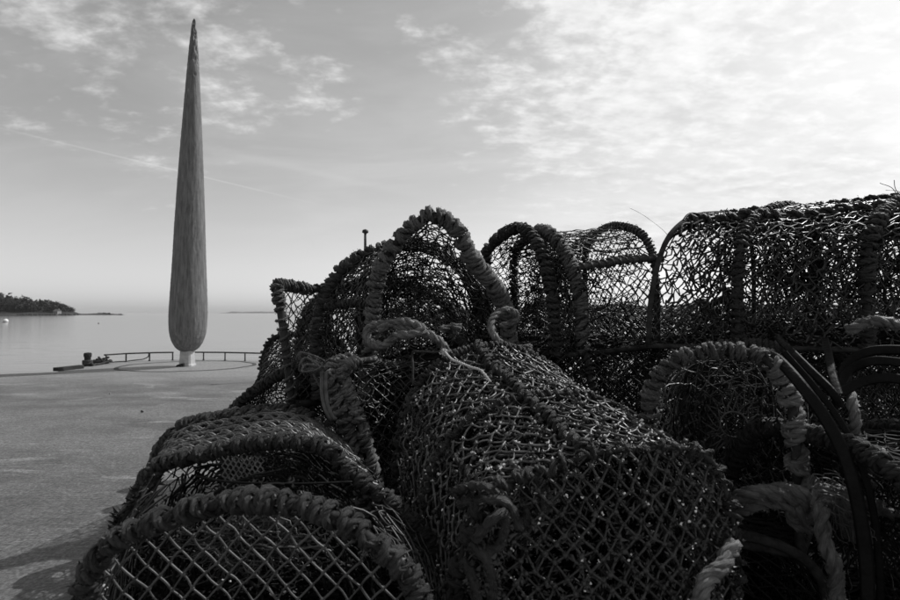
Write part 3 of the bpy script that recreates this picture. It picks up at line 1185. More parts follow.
def headland():
    prng = np.random.default_rng(5)
    Y0 = 620.0
    mpp = Y0 / FPX
    px = np.array([-420, -200, -80, -20, 0, 12, 25, 40, 52, 64, 74, 79, 84, 96, 108, 118, 124.5])
    hp = np.array([26, 24, 20, 19, 18.5, 16, 15, 12.5, 11.5, 9.5, 6.0, 2.2, 2.0, 2.3, 2.0, 1.2, 0.0])  # height above the water line in photo pixels
    n = 260
    xs = np.linspace(px[0], px[-1], n)
    crest = np.interp(xs, px, hp) * mpp * 0.66
    crest *= 1 + 0.10 * np.interp(xs, np.linspace(px[0], px[-1], 60), prng.normal(0, 1, 60))
    rows = []
    X = (xs - 450) / FPX * Y0
    prof = [(-70, -0.06), (-58, 0.03), (-52, 0.10), (-46, 0.14), (-30, .42), (-12, .82), (8, 1.0), (40, .95), (90, .6), (160, -.1)]
    for (dy, f) in prof:
        jitter = np.interp(xs, np.linspace(px[0], px[-1], 110), prng.normal(0, 1, 110))
        taper = np.clip((px[-1] - xs) / 55, 0.10, 1)
        z = SEA_Z + crest * f + (jitter * .35 if 0 < f < .3 else 0)
        Yr = Y0 + dy * taper
        rows.append(np.stack([(xs - 450) / FPX * Yr, Yr + jitter * 2.0 * taper, z], 1))
    R = np.array(rows)
    i = np.arange(len(prof) - 1)[:, None] * n
    j = np.arange(n - 1)[None]
    o = Acc().add(R, np.stack([i + j, i + j + 1, i + n + j + 1, i + n + j], -1)).build('headland', 'headland_turf', smooth=True)
    o['kind'] = 'structure'
    # the wood along its crest: one far-off mass of crowns
    a = Acc()
    for k in range(430):
        x = prng.uniform(-140, 73) if k > 14 else prng.uniform(96, 110)
        H = np.interp(x, px, hp) * mpp
        dy = prng.uniform(-34, 30)
        zb = SEA_Z + H * .62 * (0.42 + (dy + 34) / 64 * .5)
        hh = np.clip(H * prng.uniform(.28, .62) * prng.choice((.75, 1.0, 1.25)), 2.5, 14.0)
        if x > 80:
            hh, zb, dy = prng.uniform(1.2, 2.0), SEA_Z + 1.0, -2
        elif x > 66:
            hh *= .9
        c = np.array(((x - 450) / FPX * (Y0 + dy), Y0 + dy, zb + hh * .5))
        m = 150
        pts = unit(prng.normal(0, 1, (m, 3))) * prng.uniform(.35, 1.0, (m, 1)) ** .5 * np.array((hh * .75, hh * .75, hh * .58)) * prng.uniform(.8, 1.15, (m, 1))
        c3 = c + pts
        s = prng.uniform(.35, .95, (m, 1, 1)) * hh * .16
        tri = c3[:, None] + prng.normal(0, 1, (m, 3, 3)) * s
        a.add(tri, None, np.arange(m * 3).reshape(m, 3))
    o = a.build('wood', 'wood_leaf', smooth=False, kind='stuff')
    o['label'] = 'dark wood along the crest of the far headland'
    o['category'] = 'wood'
    # shore rocks
    for k, x in enumerate([20.5, 25, 31, 36, 41, 45, 50, 55, 61, 66, 71, 76, 111, 120]):
        Yr = Y0 - 62 if x < 80 else Y0 - 8
        g = np.array(((x - 450) / FPX * Yr, Yr, SEA_Z))
        a = Acc()
        for q in range(4):
            blobs(a, [g + np.array(((q - 1.5) * 1.1, prng.normal(0, .5), .35))], prng.uniform(1.1, 1.6), .25)
        o = a.build('shore_rock', 'rock', origin=g, smooth=False)
        pos = 'rock at the end of the low spit' if x > 80 else 'dark rock at the waterline below the headland wood'
        tag(o, 'low dark rock on the thin spit beyond the headland' if x > 80 else 'dark rock at the waterline of the wooded headland', 'rock',
            'rocks on the low spit' if x > 80 else 'rocks below the headland wood')
    # the pale house among the trees
    hx, hy = (57.5 - 450) / FPX * (Y0 - 48), Y0 - 48
    hz = SEA_Z + 1.2
    t = thing('house', 'small pale house at the foot of the headland wood', 'house', (hx, hy, hz))
    w, d_, h = 2.4, 3.0, 3.6
    box = lambda x0, x1, y0, y1, z0, z1: (np.array([(x0, y0, z0), (x1, y0, z0), (x1, y1, z0), (x0, y1, z0), (x0, y0, z1), (x1, y0, z1), (x1, y1, z1), (x0, y1, z1)]) + np.array((hx, hy, hz)),
                                          [(0, 1, 5, 4), (1, 2, 6, 5), (2, 3, 7, 6), (3, 0, 4, 7), (4, 5, 6, 7), (3, 2, 1, 0)])
    Acc().add(*box(-w, w, -d_, d_, -1.5, h)).build('wall', 'render_pale', t, smooth=False)
    rf = np.array([(-w - .3, -d_ - .3, h), (w + .3, -d_ - .3, h), (w + .3, d_ + .3, h), (-w - .3, d_ + .3, h), (-w - .3, 0, h + 1.9), (w + .3, 0, h + 1.9)]) + np.array((hx, hy, hz))
    ro = Acc().add(rf, [(0, 1, 5, 4), (2, 3, 4, 5)], [(1, 2, 5), (3, 0, 4)]).build('roof', 'slate', t, smooth=False)
    Acc().add(*box(1.2, 1.9, -.4, .4, h + 1.0, h + 2.7)).build('chimney', 'render_pale', ro, smooth=False)
    for x0 in (-1.6, .7):
        Acc().add(*box(x0, x0 + .9, -d_ - .04, -d_ + .1, 1.0, 2.4)).build('window', 'slate', t, smooth=False)
    # the far low coast on the right of the sculpture
    Yf = 5200.0
    m2 = Yf / FPX
    xs = np.linspace(212, 470, 160)
    hh = np.interp(xs, [212, 226, 232, 240, 262, 300, 360, 420, 470], [0, .5, 1.7, 1.2, 1.5, 1.9, 2.3, 2.2, 1.0]) * m2
    hh *= 1 + .14 * prng.normal(0, 1, 160)
    X = (xs - 450) / FPX * Yf
    R = np.array([np.stack([X, np.full(160, Yf + dy), SEA_Z + hh * f - .4], 1) for dy, f in ((-60, 0), (-40, .5), (0, 1), (120, .9), (300, 0))])
    i = np.arange(4)[:, None] * 160
    j = np.arange(159)[None]
    o = Acc().add(R, np.stack([i + j, i + j + 1, i + 161 + j, i + 160 + j], -1)).build('far_coast', 'far_land')
    o['kind'] = 'structure'


headland()

# ------------------------------------------------------------------ the lobster pots
LR = lambda r, pitch, **k: dict(r=r, pitch=pitch, **k)

# near-left pot, end on to the camera
A_H = [PL((62, 752, .92), (72, 640, .92), (98, 560, .92), (150, 524, .92), (240, 501, .91), (318, 510, .90), (376, 544, .89), (418, 596, .89), (446, 752, .89)),
       PL((104, 640, 1.22), (116, 560, 1.22), (150, 474, 1.22), (196, 456, 1.22), (262, 442, 1.21), (322, 446, 1.20), (352, 474, 1.19), (402, 512, 1.18), (440, 560, 1.18), (452, 640, 1.18)),
       PL((136, 546, 1.72), (150, 478, 1.72), (176, 431, 1.72), (225, 417, 1.72), (285, 411, 1.71), (330, 430, 1.70), (372, 470, 1.70), (392, 546, 1.70))]
potA, HA, SA = pot('nearest pot at lower left with a fat rope-bound front arch and open square netting', A_H, 0.010,
                   {0: [LR(.0108, .032, hair=900, lo=.10, hi=.92, mat='rope_mid', bunch=.007), LR(.0070, .040, hair=900, lo=.12, hi=.9, mat='rope_mid', hand=-1, wob=.6)], 1: [LR(.0090, .020, lo=.1, hi=.92, mat='rope_dark', bunch=.01), LR(.006, .045, lo=.1, hi=.92, mat='rope_mid', hand=-1, wob=.8)], 2: [LR(.012, .020, mat='rope_dark')]},
                   cell=0.05, twine=0.0021, ends=('flat', 'funnel'), weed=420, weed_r=.0026, weed_in=.75, weed_min=.22, speck=.02, net='twine_dark', layers=2,
                   keep=lambda u, v: (v > .5) | (u < .30) | (u > .72), jit=.2, lash_mat='rope_worn', end_cell=.044, lod=0)
a = Acc()
for k, v in enumerate(np.linspace(.53, .98, 8)):      # rows of cord woven across the top of the back half
    u = np.linspace(.22, .74, 90)
    p = grid_eval(SA, u, np.full(90, v)) + np.array((0, 0, .004))
    p[:, 2] += .004 * np.sin(np.arange(90) * 1.1 + k * 3.1)
    p += rng.normal(0, .0008, p.shape)
    laid(a, p, .0062, 3, .04, 5)
    p2 = p + np.array((0, .011, .003)) + np.stack([np.zeros(90), .004 * np.sin(np.arange(90) * 1.1), -.004 * np.sin(np.arange(90) * 1.1)], 1)
    sweep(a, p2, .0042, 6)
a.build('woven_panel', 'twine_mid', potA)
a = Acc()                                              # the scrap of bait net hanging inside, below the second hoop
S_ = []
for x in np.linspace(224, 262, 15):
    k = np.linspace(0, 1, 14)
    S_.append(np.array([P(x + 2.2 * math.sin(q * 22 + x), 456 + 32 * q, 1.205 - .03 * q) for q in k]))
strands(a, np.array(S_), .0021, 5)
a.build('bait_net', 'twine_mid', potA, kind='stuff')
a = Acc()
sweep(a, catmull(PL((196, 476, 1.19), (230, 482, 1.12), (290, 484, 1.10), (352, 482, 1.14)), 60), .0028, 6)
a.build('elastic_cord', 'rubber', potA)
a = Acc()                                              # frayed bait twine lying inside, behind the front netting
S_ = []
for k in range(230):
    q = P(min(320, max(190, random.gauss(250, 32))), 533 + abs(random.gauss(0, 12)), 1.14 + random.gauss(0, .03))
    ang_, pts_ = random.uniform(0, 6.28), []
    for m_ in range(12):
        ang_ += random.gauss(0, .45)
        q = q + np.array((.011 * math.cos(ang_), .006 * random.gauss(0, 1), .007 * math.sin(ang_)))
        pts_.append(q)
    S_.append(np.array(pts_))
strands(a, np.array(S_), rng.uniform(.0012, .0026, 230), 4)
a.build('bait_twine', 'twine_grey', potA, kind='stuff')
# frayed bundle hanging out on its left
for k, (c, r) in enumerate(((PL((160, 472, 1.21), (135, 500, 1.19), (118, 522, 1.16), (122, 532, 1.15), (140, 520, 1.15), (150, 500, 1.16)), .010),
                            (PL((155, 480, 1.2), (130, 508, 1.18), (119, 530, 1.14), (126, 540, 1.13), (145, 520, 1.14)), .009))):
    a = Acc()
    p = catmull(c, 80)
    sweep(a, p, r, 8, 3, rough=.05)
    fuzz(a, p, r, 200, .015)
    a.build('rope_tail', 'rope_dark', potA)

# big central pot

B_H = [PL((463, 698, 1.02), (456, 610, 1.02), (466, 540, 1.03), (496, 490, 1.05), (545, 472, 1.06), (600, 453, 1.07), (650, 449, 1.08), (700, 452, 1.08), (724, 486, 1.08), (736, 545, 1.06), (738, 690, 1.05)),
       PL((428, 640, 1.24), (424, 540, 1.24), (432, 470, 1.25), (462, 425, 1.27), (505, 402, 1.30), (555, 394, 1.33), (605, 400, 1.35), (650, 430, 1.36), (672, 500, 1.36), (676, 600, 1.34)),
       PL((402, 580, 1.5), (397, 500, 1.5), (401, 430, 1.5), (421, 382, 1.54), (456, 354, 1.6), (500, 346, 1.65), (545, 362, 1.70), (585, 405, 1.74), (605, 470, 1.75), (608, 530, 1.75))]
potB, HB, SB = pot('big central pot with dark knotted netting and white shell specks filling the foreground', B_H, .006,
                   {0: [LR(.0105, .024, mat='rope_dark', lo=.05, hi=.42, bunch=.012), LR(.0060, .030, mat='rope_dark', lo=.4, hi=.97, hand=-1, wob=1.6, bunch=.016), LR(.0042, .05, mat='rope_mid', lo=.4, hi=.97, wob=2.0)],
                    1: [LR(.007, .03, mat='rope_dark', lo=.1, hi=.6)], 2: [LR(.008, .019, mat='rope_dark')]},
                   cell=.039, twine=.0028, layers=2, weed=420, weed_r=.0026, weed_in=.5, speck=.26, crust=420, ring_r=.016, end_cell=.036, end_layers=2, net='twine_mid', jit=.15, funnel_depth=.16, sag=.05, knot=2.4, ends=('bag', 'funnel'),
                   funnel_at=P(590, 590, 1.20), ropes=((.47, .0085, 'rope_dark', .026), (.30, .006, 'rope_dark', .03)), weed_mat='weed', wob=.005, lod=0)
# thick knots of lacing down the front left of it
for k, c in enumerate((PL((455, 492, 1.12), (475, 486, 1.06), (500, 494, 1.03), (512, 510, 1.02)), PL((460, 505, 1.08), (490, 500, 1.02), (508, 505, 1.01), (520, 528, 1.01)),
                       PL((475, 540, 1.0), (492, 520, .99), (505, 515, 1.0), (500, 545, 1.0), (482, 552, 1.0)), PL((470, 545, 1.0), (486, 560, .985), (492, 590, .98), (488, 620, .98)),
                       PL((462, 560, 1.0), (474, 580, .985), (478, 610, .98), (474, 640, .98)), PL((520, 500, 1.04), (526, 515, 1.02), (522, 535, 1.02)), PL((535, 480, 1.05), (545, 500, 1.03), (540, 520, 1.02)))):
    a = Acc()
    p = catmull(c, 70)
    sweep(a, p, .0105, 10, 3, rough=.04)
    fuzz(a, p, .010, 140, .012, .0003)
    a.build('lacing_knot', 'rope_dark', potB)

# tall arched pot at the top left of the heap
C_H = [PL((367, 398, 1.88), (371, 335, 1.89), (380, 272, 1.9), (402, 236, 1.9), (430, 215, 1.9), (456, 229, 1.9), (470, 256, 1.92), (490, 281, 1.95), (504, 306, 2.0), (510, 345, 2.05)),
       PL((319, 398, 2.12), (317, 345, 2.15), (323, 303, 2.2), (345, 267, 2.22), (384, 248, 2.25), (425, 246, 2.28), (462, 268, 2.3), (480, 310, 2.3), (484, 352, 2.3)),
       PL((300, 392, 2.45), (300, 350, 2.47), (304, 318, 2.5), (325, 294, 2.52), (362, 284, 2.55), (400, 284, 2.6), (440, 300, 2.6), (455, 320, 2.6), (458, 345, 2.6))]
potC, HC, SC = pot('tall pot at the top left with a thick rope-wound pointed arch against the sky', C_H, .013,
                   {0: [LR(.0140, .030, lo=.0, hi=.36, mat='rope_worn', wob=.3), LR(.0150, .026, lo=.34, hi=.62, mat='rope_worn', bunch=.008), LR(.0165, .027, lo=.60, hi=1, mat='rope_worn'), LR(.008, .07, lo=0, hi=1, mat='rope_light', hand=-1, wob=1.0)],
                    1: [LR(.015, .03, mat='rope_dark'), LR(.012, .05, mat='rope_worn', lo=0, hi=.5)], 2: [LR(.013, .03, mat='rope_dark')]},
                   cell=.040, twine=.0024, weed=650, weed_in=.9, weed_r=.0022, jit=.3, loss=.04, sag=.10, funnel_depth=.22, layers=2, ends=('funnel', 'funnel'), wob=.006,
                   ropes=((.25, .009, 'rope_dark', .035),), lod=0)

# square-framed pot end behind it on the left
D_H = [PL((292, 404, 2.06), (285, 345, 2.06), (279, 300, 2.06), (277, 286, 2.07), (284, 285, 2.10), (312, 289, 2.2), (350, 286, 2.32), (358, 300, 2.34), (360, 350, 2.34), (361, 400, 2.34)),
       PL((330, 385, 2.58), (328, 340, 2.58), (330, 300, 2.58), (345, 289, 2.63), (380, 286, 2.73), (405, 290, 2.82), (412, 320, 2.82), (412, 372, 2.82))]
potD, HD, SD = pot('square-framed pot at the far left of the heap, roped post against the sea', D_H, .016,
                   {0: [LR(.0085, .05, mat='rope_worn', lo=0, hi=.42), LR(.011, .022, mat='rope_worn', lo=.30, hi=.47), LR(.006, .045, mat='rope_dark', lo=.45, hi=.8)], 1: [LR(.009, .03, mat='rope_dark')]},
                   cell=.045, twine=.0022, jit=.3, weed=60, ends=('flat', None), hoop_mat='timber_dark', weed_in=.4)

# right of the middle, lying across the view
E_H = [PL((488, 345, 2.45), (485, 264, 2.42), (496, 240, 2.35), (520, 228, 2.22), (538, 245, 2.1), (549, 280, 2.02), (554, 320, 2.0), (557, 356, 2.0)),
       PL((517, 345, 2.5), (514, 264, 2.48), (523, 242, 2.4), (541, 231, 2.25), (557, 241, 2.1), (572, 268, 2.03), (581, 310, 2.0), (583, 354, 2.0)),
       PL((588, 342, 2.55), (585, 262, 2.52), (592, 238, 2.42), (612, 226, 2.27), (635, 230, 2.15), (650, 246, 2.08), (656, 280, 2.05), (658, 346, 2.05))]
potE, HE, SE = pot('pot lying crossways in the middle skyline with two lashed hoops and sky behind', E_H, .012,
                   {0: [LR(.013, .030, mat='rope_dark')], 1: [LR(.0145, .033, mat='rope_worn', lo=.42, hi=1), LR(.010, .03, mat='rope_dark', lo=0, hi=.42)],
                    2: [LR(.006, .02, mat='rope_worn', lo=.3, hi=.75), LR(.005, .02, mat='rope_dark', lo=.75, hi=1)]},
                   cell=.040, twine=.0022, weed=520, weed_in=.8, jit=.22, sag=.05, loss=.05, layers=2, wob=.006, ends=('funnel', 'flat'), weed_r=.002)
a = Acc()
bar = catmull(PL((574, 268, 2.02), (600, 264, 2.03), (630, 260, 2.05), (662, 258, 2.06)), 60)
sweep(a, bar, .013, 8)
lash(a, bar, .013, .0045, .03, hair=400)
a.build('side_bar', 'rope_worn', potE)

# dark pot filling the right of the skyline
F_H = [PL((648, 346, 1.72), (652, 292, 1.72), (664, 246, 1.74), (682, 223, 1.8), (705, 214, 1.92), (738, 218, 2.12), (752, 250, 2.25), (754, 332, 2.27)),
       PL((738, 348, 1.66), (738, 270, 1.66), (748, 226, 1.74), (775, 208, 1.92), (800, 212, 2.1), (814, 250, 2.2), (816, 332, 2.22)),
       PL((868, 350, 1.56), (868, 258, 1.56), (880, 217, 1.62), (908, 198, 1.8), (940, 200, 1.98), (958, 245, 2.08), (960, 334, 2.1)),
       PL((985, 352, 1.5), (985, 250, 1.5), (998, 205, 1.56), (1030, 184, 1.7), (1065, 188, 1.88), (1085, 240, 1.98), (1088, 336, 2.0))]
potF, HF, SF = pot('long dark pot along the right skyline, thin bare hoop at its near end, dense netting', F_H, .0095,
                   {1: [LR(.010, .03, mat='rope_dark')], 2: [LR(.012, .03, mat='rope_dark')], 3: [LR(.012, .03, mat='rope_dark')]},
                   cell=.034, twine=.0028, layers=3, weed=1000, weed_in=.6, jit=.22, loss=.03, wob=.007, net='twine_dark', weed_r=.0024, ends=(None, 'funnel'), sag=.04,
                   ropes=((.34, .010, 'rope_dark', .05), (.53, .009, 'rope_dark', .04), (.62, .008, 'rope_dark', .05)))
# springy loops of old pipe sticking up at its end
for c in (PL((668, 238, 1.75), (690, 226, 1.78), (712, 218, 1.82), (742, 216, 1.86), (775, 212, 1.9)), PL((680, 236, 1.72), (684, 224, 1.76), (706, 226, 1.8), (750, 222, 1.82), (800, 208, 1.86)),
          PL((683, 221, 1.8), (690, 214, 1.84), (702, 216, 1.86), (712, 226, 1.86), (728, 228, 1.84)), PL((690, 232, 1.76), (692, 222, 1.78), (697, 230, 1.8), (730, 228, 1.8), (790, 222, 1.82))):
    a = Acc()
    sweep(a, catmull(c, 60), .0055, 7)
    a.build('loose_pipe', 'rubber', potF)

# pot on the right with a pale rope edge
G_H = [PL((662, 530, 1.30), (650, 450, 1.30), (652, 390, 1.30), (675, 361, 1.30), (715, 351, 1.28), (762, 357, 1.25), (786, 387, 1.22), (795, 432, 1.20), (798, 490, 1.20), (800, 555, 1.20)),
       PL((690, 500, 1.62), (682, 430, 1.62), (684, 378, 1.62), (702, 354, 1.62), (735, 345, 1.60), (778, 350, 1.57), (802, 376, 1.55), (812, 420, 1.53), (816, 510, 1.53))]
potG, HG, SG = pot('low pot at the right with pale fluffy rope round its funnel-netted mouth', G_H, .011,
                   {0: [LR(.0090, .022, lo=.18, hi=.6, mat='rope_worn', hair=900, wob=.4), LR(.006, .05, lo=.18, hi=.6, mat='rope_mid', hand=-1, wob=1.2), LR(.0115, .030, lo=.6, hi=.95, mat='rope_light', hair=900, bunch=.014), LR(.009, .02, lo=0, hi=.2, mat='rope_dark')],
                    1: [LR(.009, .02, mat='rope_dark')]},
                   cell=.044, twine=.0020, net='twine_mid', weed=160, jit=.22, funnel_depth=.22, funnel_at=P(716, 448, 1.52), weed_in=.6, speck=.03, crust=120, lod=0)

# pots of the lower layers
pot('low dark pot with double rope hitches between the near pot and the tall arch',
    [PL((372, 590, 1.60), (362, 490, 1.62), (348, 432, 1.64), (336, 396, 1.66), (328, 372, 1.70), (346, 360, 1.8), (382, 362, 1.95), (398, 400, 2.05), (402, 480, 2.1), (404, 505, 2.1)),
     PL((455, 560, 1.85), (448, 470, 1.86), (440, 420, 1.88), (434, 385, 1.92), (440, 365, 2.0), (462, 358, 2.1), (478, 370, 2.2), (486, 420, 2.25), (490, 490, 2.25))],
    .012, {0: [LR(.0125, .034, mat='rope_light', lo=.0, hi=.52, hair=250)], 1: [LR(.009, .024, mat='rope_dark')]}, cell=.04, twine=.0024, layers=2, weed=260, weed_in=.6, speck=.05, ends=(None, 'funnel'))
POTJ = POTS[-1]
a = Acc()
p = POTJ[1][0] + np.array((.046, .01, -.004))
lash(a, p, .010, .0105, .027, 0.02, .5, hair=250)
sweep(a, p[:40], .010, 7)
a.build('hitched_rope', 'rope_light', POTJ[0])
pot('small dark pot on the deck behind the near pot, left of the double hitched hoop',
    [PL((224, 494, 2.2), (227, 430, 2.2), (238, 405, 2.2), (268, 382, 2.2), (300, 366, 2.2), (326, 372, 2.2), (342, 410, 2.18), (348, 494, 2.18)),
     PL((262, 465, 2.62), (262, 395, 2.62), (262, 365, 2.62), (268, 345, 2.62), (282, 335, 2.62), (320, 336, 2.62), (345, 350, 2.6), (362, 400, 2.6), (366, 462, 2.6))],
    .012, {0: [LR(.011, .022, mat='rope_dark')], 1: [LR(.008, .03, mat='rope_dark')]}, cell=.036, twine=.0026, layers=2, weed=260, weed_in=.4)

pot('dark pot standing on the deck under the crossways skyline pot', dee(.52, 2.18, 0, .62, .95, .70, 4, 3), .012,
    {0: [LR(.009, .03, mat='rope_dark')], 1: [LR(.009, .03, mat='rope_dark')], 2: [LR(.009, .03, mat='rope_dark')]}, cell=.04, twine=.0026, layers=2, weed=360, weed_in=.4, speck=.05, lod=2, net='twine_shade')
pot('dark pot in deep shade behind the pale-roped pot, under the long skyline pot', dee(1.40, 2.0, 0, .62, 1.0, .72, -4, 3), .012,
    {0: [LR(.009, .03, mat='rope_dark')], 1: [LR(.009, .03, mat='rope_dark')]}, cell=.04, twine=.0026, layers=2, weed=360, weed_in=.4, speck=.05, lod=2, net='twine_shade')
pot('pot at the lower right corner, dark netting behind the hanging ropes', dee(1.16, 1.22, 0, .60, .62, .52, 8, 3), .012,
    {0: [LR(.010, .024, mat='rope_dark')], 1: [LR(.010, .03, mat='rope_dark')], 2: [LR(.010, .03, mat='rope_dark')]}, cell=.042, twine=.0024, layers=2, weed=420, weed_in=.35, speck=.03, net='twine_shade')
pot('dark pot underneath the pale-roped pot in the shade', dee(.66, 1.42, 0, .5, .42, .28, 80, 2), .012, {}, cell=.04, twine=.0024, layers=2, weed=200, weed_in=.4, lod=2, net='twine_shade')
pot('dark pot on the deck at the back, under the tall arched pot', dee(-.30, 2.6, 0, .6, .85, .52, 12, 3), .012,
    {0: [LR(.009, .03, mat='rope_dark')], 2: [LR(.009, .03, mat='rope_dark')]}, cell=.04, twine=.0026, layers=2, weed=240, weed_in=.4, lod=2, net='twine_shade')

for (lab, x, y, l, h, yaw) in (('dark pot added at the back to darken the gaps of the tall arched pot', .02, 3.15, 1.0, .83, 6),  # unseen pots added behind so that the gaps in the heap stay dark
                               ('dark pot added at the back to darken the gaps of the crossways skyline pot', 1.02, 3.02, .95, .86, -3),
                               ('dark pot added at the back to darken the gaps of the long skyline pot', 2.05, 2.85, 1.05, .86, 4)):
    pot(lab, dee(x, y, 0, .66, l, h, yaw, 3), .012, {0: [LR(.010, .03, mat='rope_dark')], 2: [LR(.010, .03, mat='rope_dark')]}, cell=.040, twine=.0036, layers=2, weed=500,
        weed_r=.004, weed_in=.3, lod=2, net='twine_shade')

# ------------------------------------------------------------------ loose ropes and straps on the heap
rope('doubled rope end with an eye laid across the foot of the tall arch',
     PL((447, 352, 1.72), (436, 338, 1.70), (418, 330, 1.72), (400, 327, 1.74), (384, 324, 1.76), (370, 327, 1.78), (366, 336, 1.77), (372, 345, 1.75), (385, 344, 1.72), (396, 335, 1.70),
        (412, 333, 1.69), (424, 328, 1.70), (412, 323, 1.72), (395, 323, 1.74), (380, 330, 1.73)), .0150, 'rope_light', hair=900)
rope('small rope loop with a knotted end right of the tall arch',
     PL((528, 352, 1.74), (516, 351, 1.72), (503, 345, 1.72), (494, 334, 1.73), (492, 322, 1.75), (498, 313, 1.78), (508, 310, 1.80), (517, 315, 1.82), (512, 322, 1.84), (500, 324, 1.86)), .0135, 'rope_light', hair=900)
for k, (px, py, lab) in enumerate(((520, 350, 'knotted rope end below the small rope loop'), (452, 330, 'lumpy rope knot inside the foot of the tall arch'))):
    c = []
    for q in range(16):
        c.append(P(px + random.gauss(0, 6), py + random.gauss(0, 3.4), 1.74 + .04 * k + random.gauss(0, .015)))
    rope(lab, c, .011, 'rope_worn', hair=900, name='rope_knot', category='knot')
rope('thin pale twine tied on top of the big central pot', PL((444, 351, 1.57), (452, 359, 1.52), (466, 365, 1.47), (480, 370, 1.42), (486, 376, 1.40), (490, 382, 1.385)), .0036, 'twine_pale', hair=300, name='twine', sides=8, category='twine')
c = [P(444 + 2.2 * math.cos(q * 2.1), 352 + 2.4 * math.sin(q * 1.7), 1.57 + .005 * math.sin(q)) for q in range(12)]
rope('pale twine knot at the top edge of the big central pot', c, .0035, 'twine_pale', hair=900, name='twine_knot', sides=7, category='knot', ln=.008)
rope('thin dark wire bent at a right angle on top of the big central pot', PL((413, 385, 1.53), (413, 368, 1.56), (413, 353, 1.60), (415, 351.5, 1.60), (430, 352, 1.59), (443, 352, 1.58)), .004, 'steel_dark', lobes=0, hair=0, name='wire', sides=6, category='wire')
c = []
for q in range(40):
    f = q / 39
    c.append(P(306 + 15 * math.cos(q * 2.1) * random.uniform(.3, 1.15) + 6 * f, 358 + 8 * math.sin(q * 2.1) * random.uniform(.2, 1.2) + 10 * f, 1.70 - .05 * f + random.gauss(0, .02)))
rope('tangled bunch of pale twine at the top of the hitched hoop', c, .0036, 'rope_light', hair=200, name='twine_bunch', n=420, sides=8, category='twine')
rope('slack pale cord looping from the twine bunch to the strap', PL((312, 372, 1.66), (318, 382, 1.63), (322, 388, 1.62), (330, 386, 1.62), (334, 378, 1.63), (326, 372, 1.64)), .0036, 'rope_light', hair=200, sides=8, category='cord', name='cord')
a = Acc()
sp_ = catmull(PL((324, 372, 1.62), (324, 390, 1.60), (326, 405, 1.59), (331, 417, 1.58), (334, 419, 1.585)), 40)
for dx in (-.006, .006):
    sweep(a, sp_ + np.array((dx, 0, 0)), .007, 8)
tag(a.build('rubber_strap', 'twine_grey', origin=sp_[-1]), 'grey rubber strap with a hook hanging below the twine bunch', 'strap')

rope('fat bundle of pale rope turns across the lower corner of the pale-roped pot',
     PL((728, 502, 1.22), (745, 506, 1.16), (768, 502, 1.14), (790, 508, 1.13), (803, 518, 1.13), (808, 508, 1.13), (795, 499, 1.12), (770, 494, 1.12), (750, 497, 1.13), (735, 500, 1.16),
        (752, 492, 1.14), (776, 488, 1.13), (800, 494, 1.12), (810, 502, 1.13)), .0165, 'rope_worn', hair=1800)
rope('pale rope hanging straight down below the fat rope bundle', PL((812, 480, 1.14), (816, 505, 1.10), (822, 530, 1.07), (830, 560, 1.05), (835, 600, 1.04), (838, 660, 1.03)), .0155, 'rope_worn', hair=1200)
rope('short pale rope hanging beside the rubber strap on the right', PL((846, 388, 1.28), (852, 402, 1.26), (855, 420, 1.25), (856, 440, 1.25), (858, 462, 1.25)), .0125, 'rope_pale', hair=900)
rope('pale braided rope end at the bottom edge of the big central pot', PL((733, 542, 1.03), (724, 558, 1.01), (714, 576, .99), (704, 596, .98), (694, 625, .97)), .0155, 'rope_pale', hair=700, lobes=4)
rope('worn rope running off the right edge behind the rubber strap', PL((862, 500, 1.16), (880, 508, 1.14), (900, 520, 1.12), (930, 545, 1.10)), .014, 'rope_worn', hair=900)
# unlaid, frayed rope
o, p = rope('frayed unlaid rope tuft right of the fat rope bundle', PL((806, 498, 1.15), (822, 492, 1.12), (838, 500, 1.11), (850, 518, 1.11), (858, 540, 1.12)), .024, 'rope_worn', hair=0, lobes=5, lay=.5, name='frayed_rope')
a = Acc()
S_ = []
for k in range(240):
    off = rng.normal(0, .013, 3)
    i0 = rng.integers(0, len(p) // 2)
    seg = resample(p[i0:i0 + len(p) // 2], 9) + off + np.cumsum(rng.normal(0, .0022, (9, 3)), 0)
    S_.append(seg)
strands(a, np.array(S_), .0011, 4)
a.build('loose_fibres', 'rope_worn', o, kind='stuff')

# worn hitches hanging at far right
rope('knotted dark cord with small loops at the right edge', PL((868, 440, 1.24), (872, 452, 1.23), (880, 458, 1.23), (874, 468, 1.22), (866, 476, 1.22), (876, 486, 1.22)), .007, 'rope_worn', hair=500, name='cord', category='cord')


def band(label, ctrls, w, name='rubber_band'):
    """flat, slightly folded rubber band"""
    a = Acc()
    p = catmull(ctrls, 90)
    t, n, b = frames(p)
    view = unit(p - np.array((0, 0, CH)))
    side = unit(np.cross(t, view))
    up = np.cross(side, t)
    prof = [(-1, 0), (-.6, .16), (-.08, .10), (0, -.06), (.08, .10), (.6, .16), (1, 0), (.6, -.12), (-.6, -.12)]
    ringv = np.stack([p + side * x * w + up * y * w for x, y in prof], 1)
    m = len(prof)
    i = np.arange(len(p) - 1)[:, None] * m
    j = np.arange(m)[None]
    a.add(ringv, np.stack([i + j, i + (j + 1) % m, i + m + (j + 1) % m, i + m + j], -1))
    o = a.build(name, 'rubber', origin=p[p[:, 2].argmin()])
    return tag(o, label, 'rubber band')


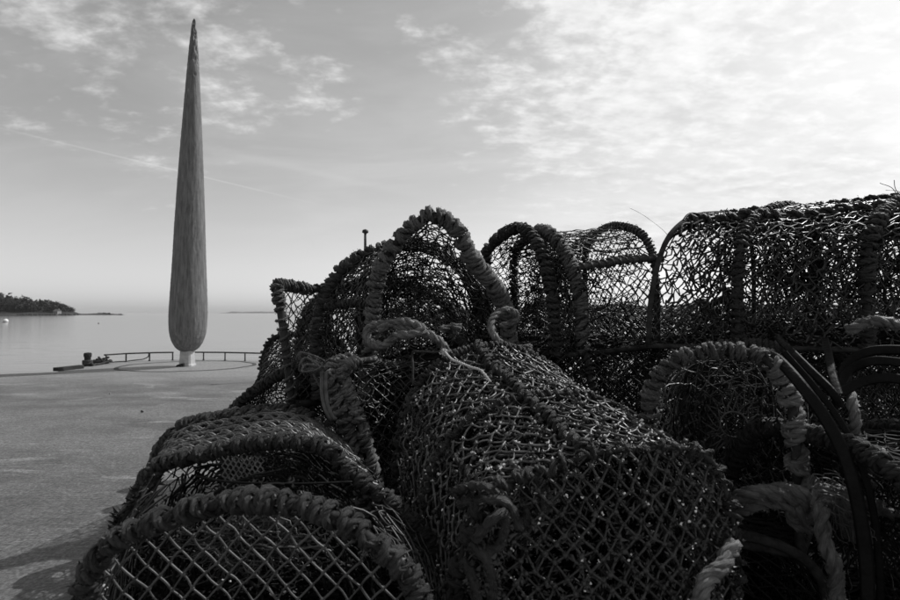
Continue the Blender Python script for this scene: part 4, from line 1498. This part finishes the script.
band('broad black rubber band sweeping down the right side to the bottom edge',
     PL((764, 352, 1.34), (778, 360, 1.24), (800, 384, 1.14), (826, 420, 1.09), (846, 460, 1.06), (858, 505, 1.04), (866, 560, 1.03), (868, 620, 1.02), (868, 690, 1.02)), .0125)
band('narrower black rubber band hanging close beside the broad one on its right',
     PL((784, 352, 1.26), (812, 384, 1.20), (838, 418, 1.16), (858, 456, 1.12), (872, 505, 1.09), (879, 560, 1.07), (881, 620, 1.06), (881, 690, 1.06)), .007)
loops = ((PL((776, 336, 1.62), (790, 350, 1.44), (810, 370, 1.33), (832, 392, 1.25), (840, 408, 1.24)), .010, 'black rubber strip hanging from the left of the rubber heap'),
         (PL((824, 337, 1.60), (828, 352, 1.42), (832, 374, 1.31), (838, 394, 1.25)), .010, 'black rubber strip hanging down the middle of the rubber heap'),
         (PL((840, 384, 1.29), (848, 364, 1.31), (868, 352, 1.29), (900, 350, 1.27), (940, 354, 1.26)), .0125, 'topmost black rubber strip curving off the right edge'),
         (PL((840, 386, 1.28), (850, 370, 1.295), (874, 361, 1.26), (905, 363, 1.24), (940, 366, 1.23)), .0115, 'middle black rubber strip curving off the right edge'),
         (PL((842, 392, 1.26), (862, 382, 1.255), (886, 378, 1.23), (910, 381, 1.215), (940, 386, 1.2)), .012, 'lowest black rubber strip curving off the right edge'))
for c, w, lab in loops:
    band(lab, c, w)
rope('frayed rope lying over the rubber heap at the right edge', PL((848, 330, 1.26), (866, 322, 1.24), (885, 321, 1.22), (910, 328, 1.2)), .014, 'rope_worn', hair=1500)

# wisps of stiff twine against the sky
rope('single stiff twine wisp sticking up left of the dark skyline pot', PL((676, 246, 1.80), (664, 231, 1.83), (652, 221, 1.86), (640, 213, 1.87), (630, 208, 1.88)), .0009, 'twine_dark', lobes=0, hair=0, name='twine', sides=5, category='twine')
for k, c in enumerate((PL((900, 200, 1.6), (892, 188, 1.6), (880, 183, 1.6)), PL((905, 200, 1.6), (896, 190, 1.6), (894, 180, 1.6)), PL((910, 202, 1.6), (900, 192, 1.6), (886, 190, 1.6)))):
    rope(('curved', 'upright', 'flat')[k] + ' twine wisp at the top right corner of the dark skyline pot', c, .001, 'twine_dark', lobes=0, hair=0, name='twine', sides=5, category='twine')

# ------------------------------------------------------------------ the air
hz = Acc()
x0, x1, y0, y1, z0, z1 = -9100, 9100, -160, 12100, -8, 75
hz.add([(x0, y0, z0), (x1, y0, z0), (x1, y1, z0), (x0, y1, z0), (x0, y0, z1), (x1, y0, z1), (x1, y1, z1), (x0, y1, z1)],
       [(0, 1, 5, 4), (1, 2, 6, 5), (2, 3, 7, 6), (3, 0, 4, 7), (4, 5, 6, 7), (3, 2, 1, 0)])
hm = bpy.data.materials.new('haze_air')
hm.use_nodes = True
hm.node_tree.nodes.clear()
hv = hm.node_tree.nodes.new('ShaderNodeVolumePrincipled')
hv.inputs['Color'].default_value = (0.9, 0.9, 0.9, 1)
hv.inputs['Density'].default_value = 0.00006
ho_ = hm.node_tree.nodes.new('ShaderNodeOutputMaterial')
hm.node_tree.links.new(hv.outputs[0], ho_.inputs['Volume'])
MATS['haze_air'] = hm
hz.build('haze', 'haze_air', smooth=False, kind='stuff')

for o in bpy.data.objects:
    if '_org' in o:
        del o['_org']
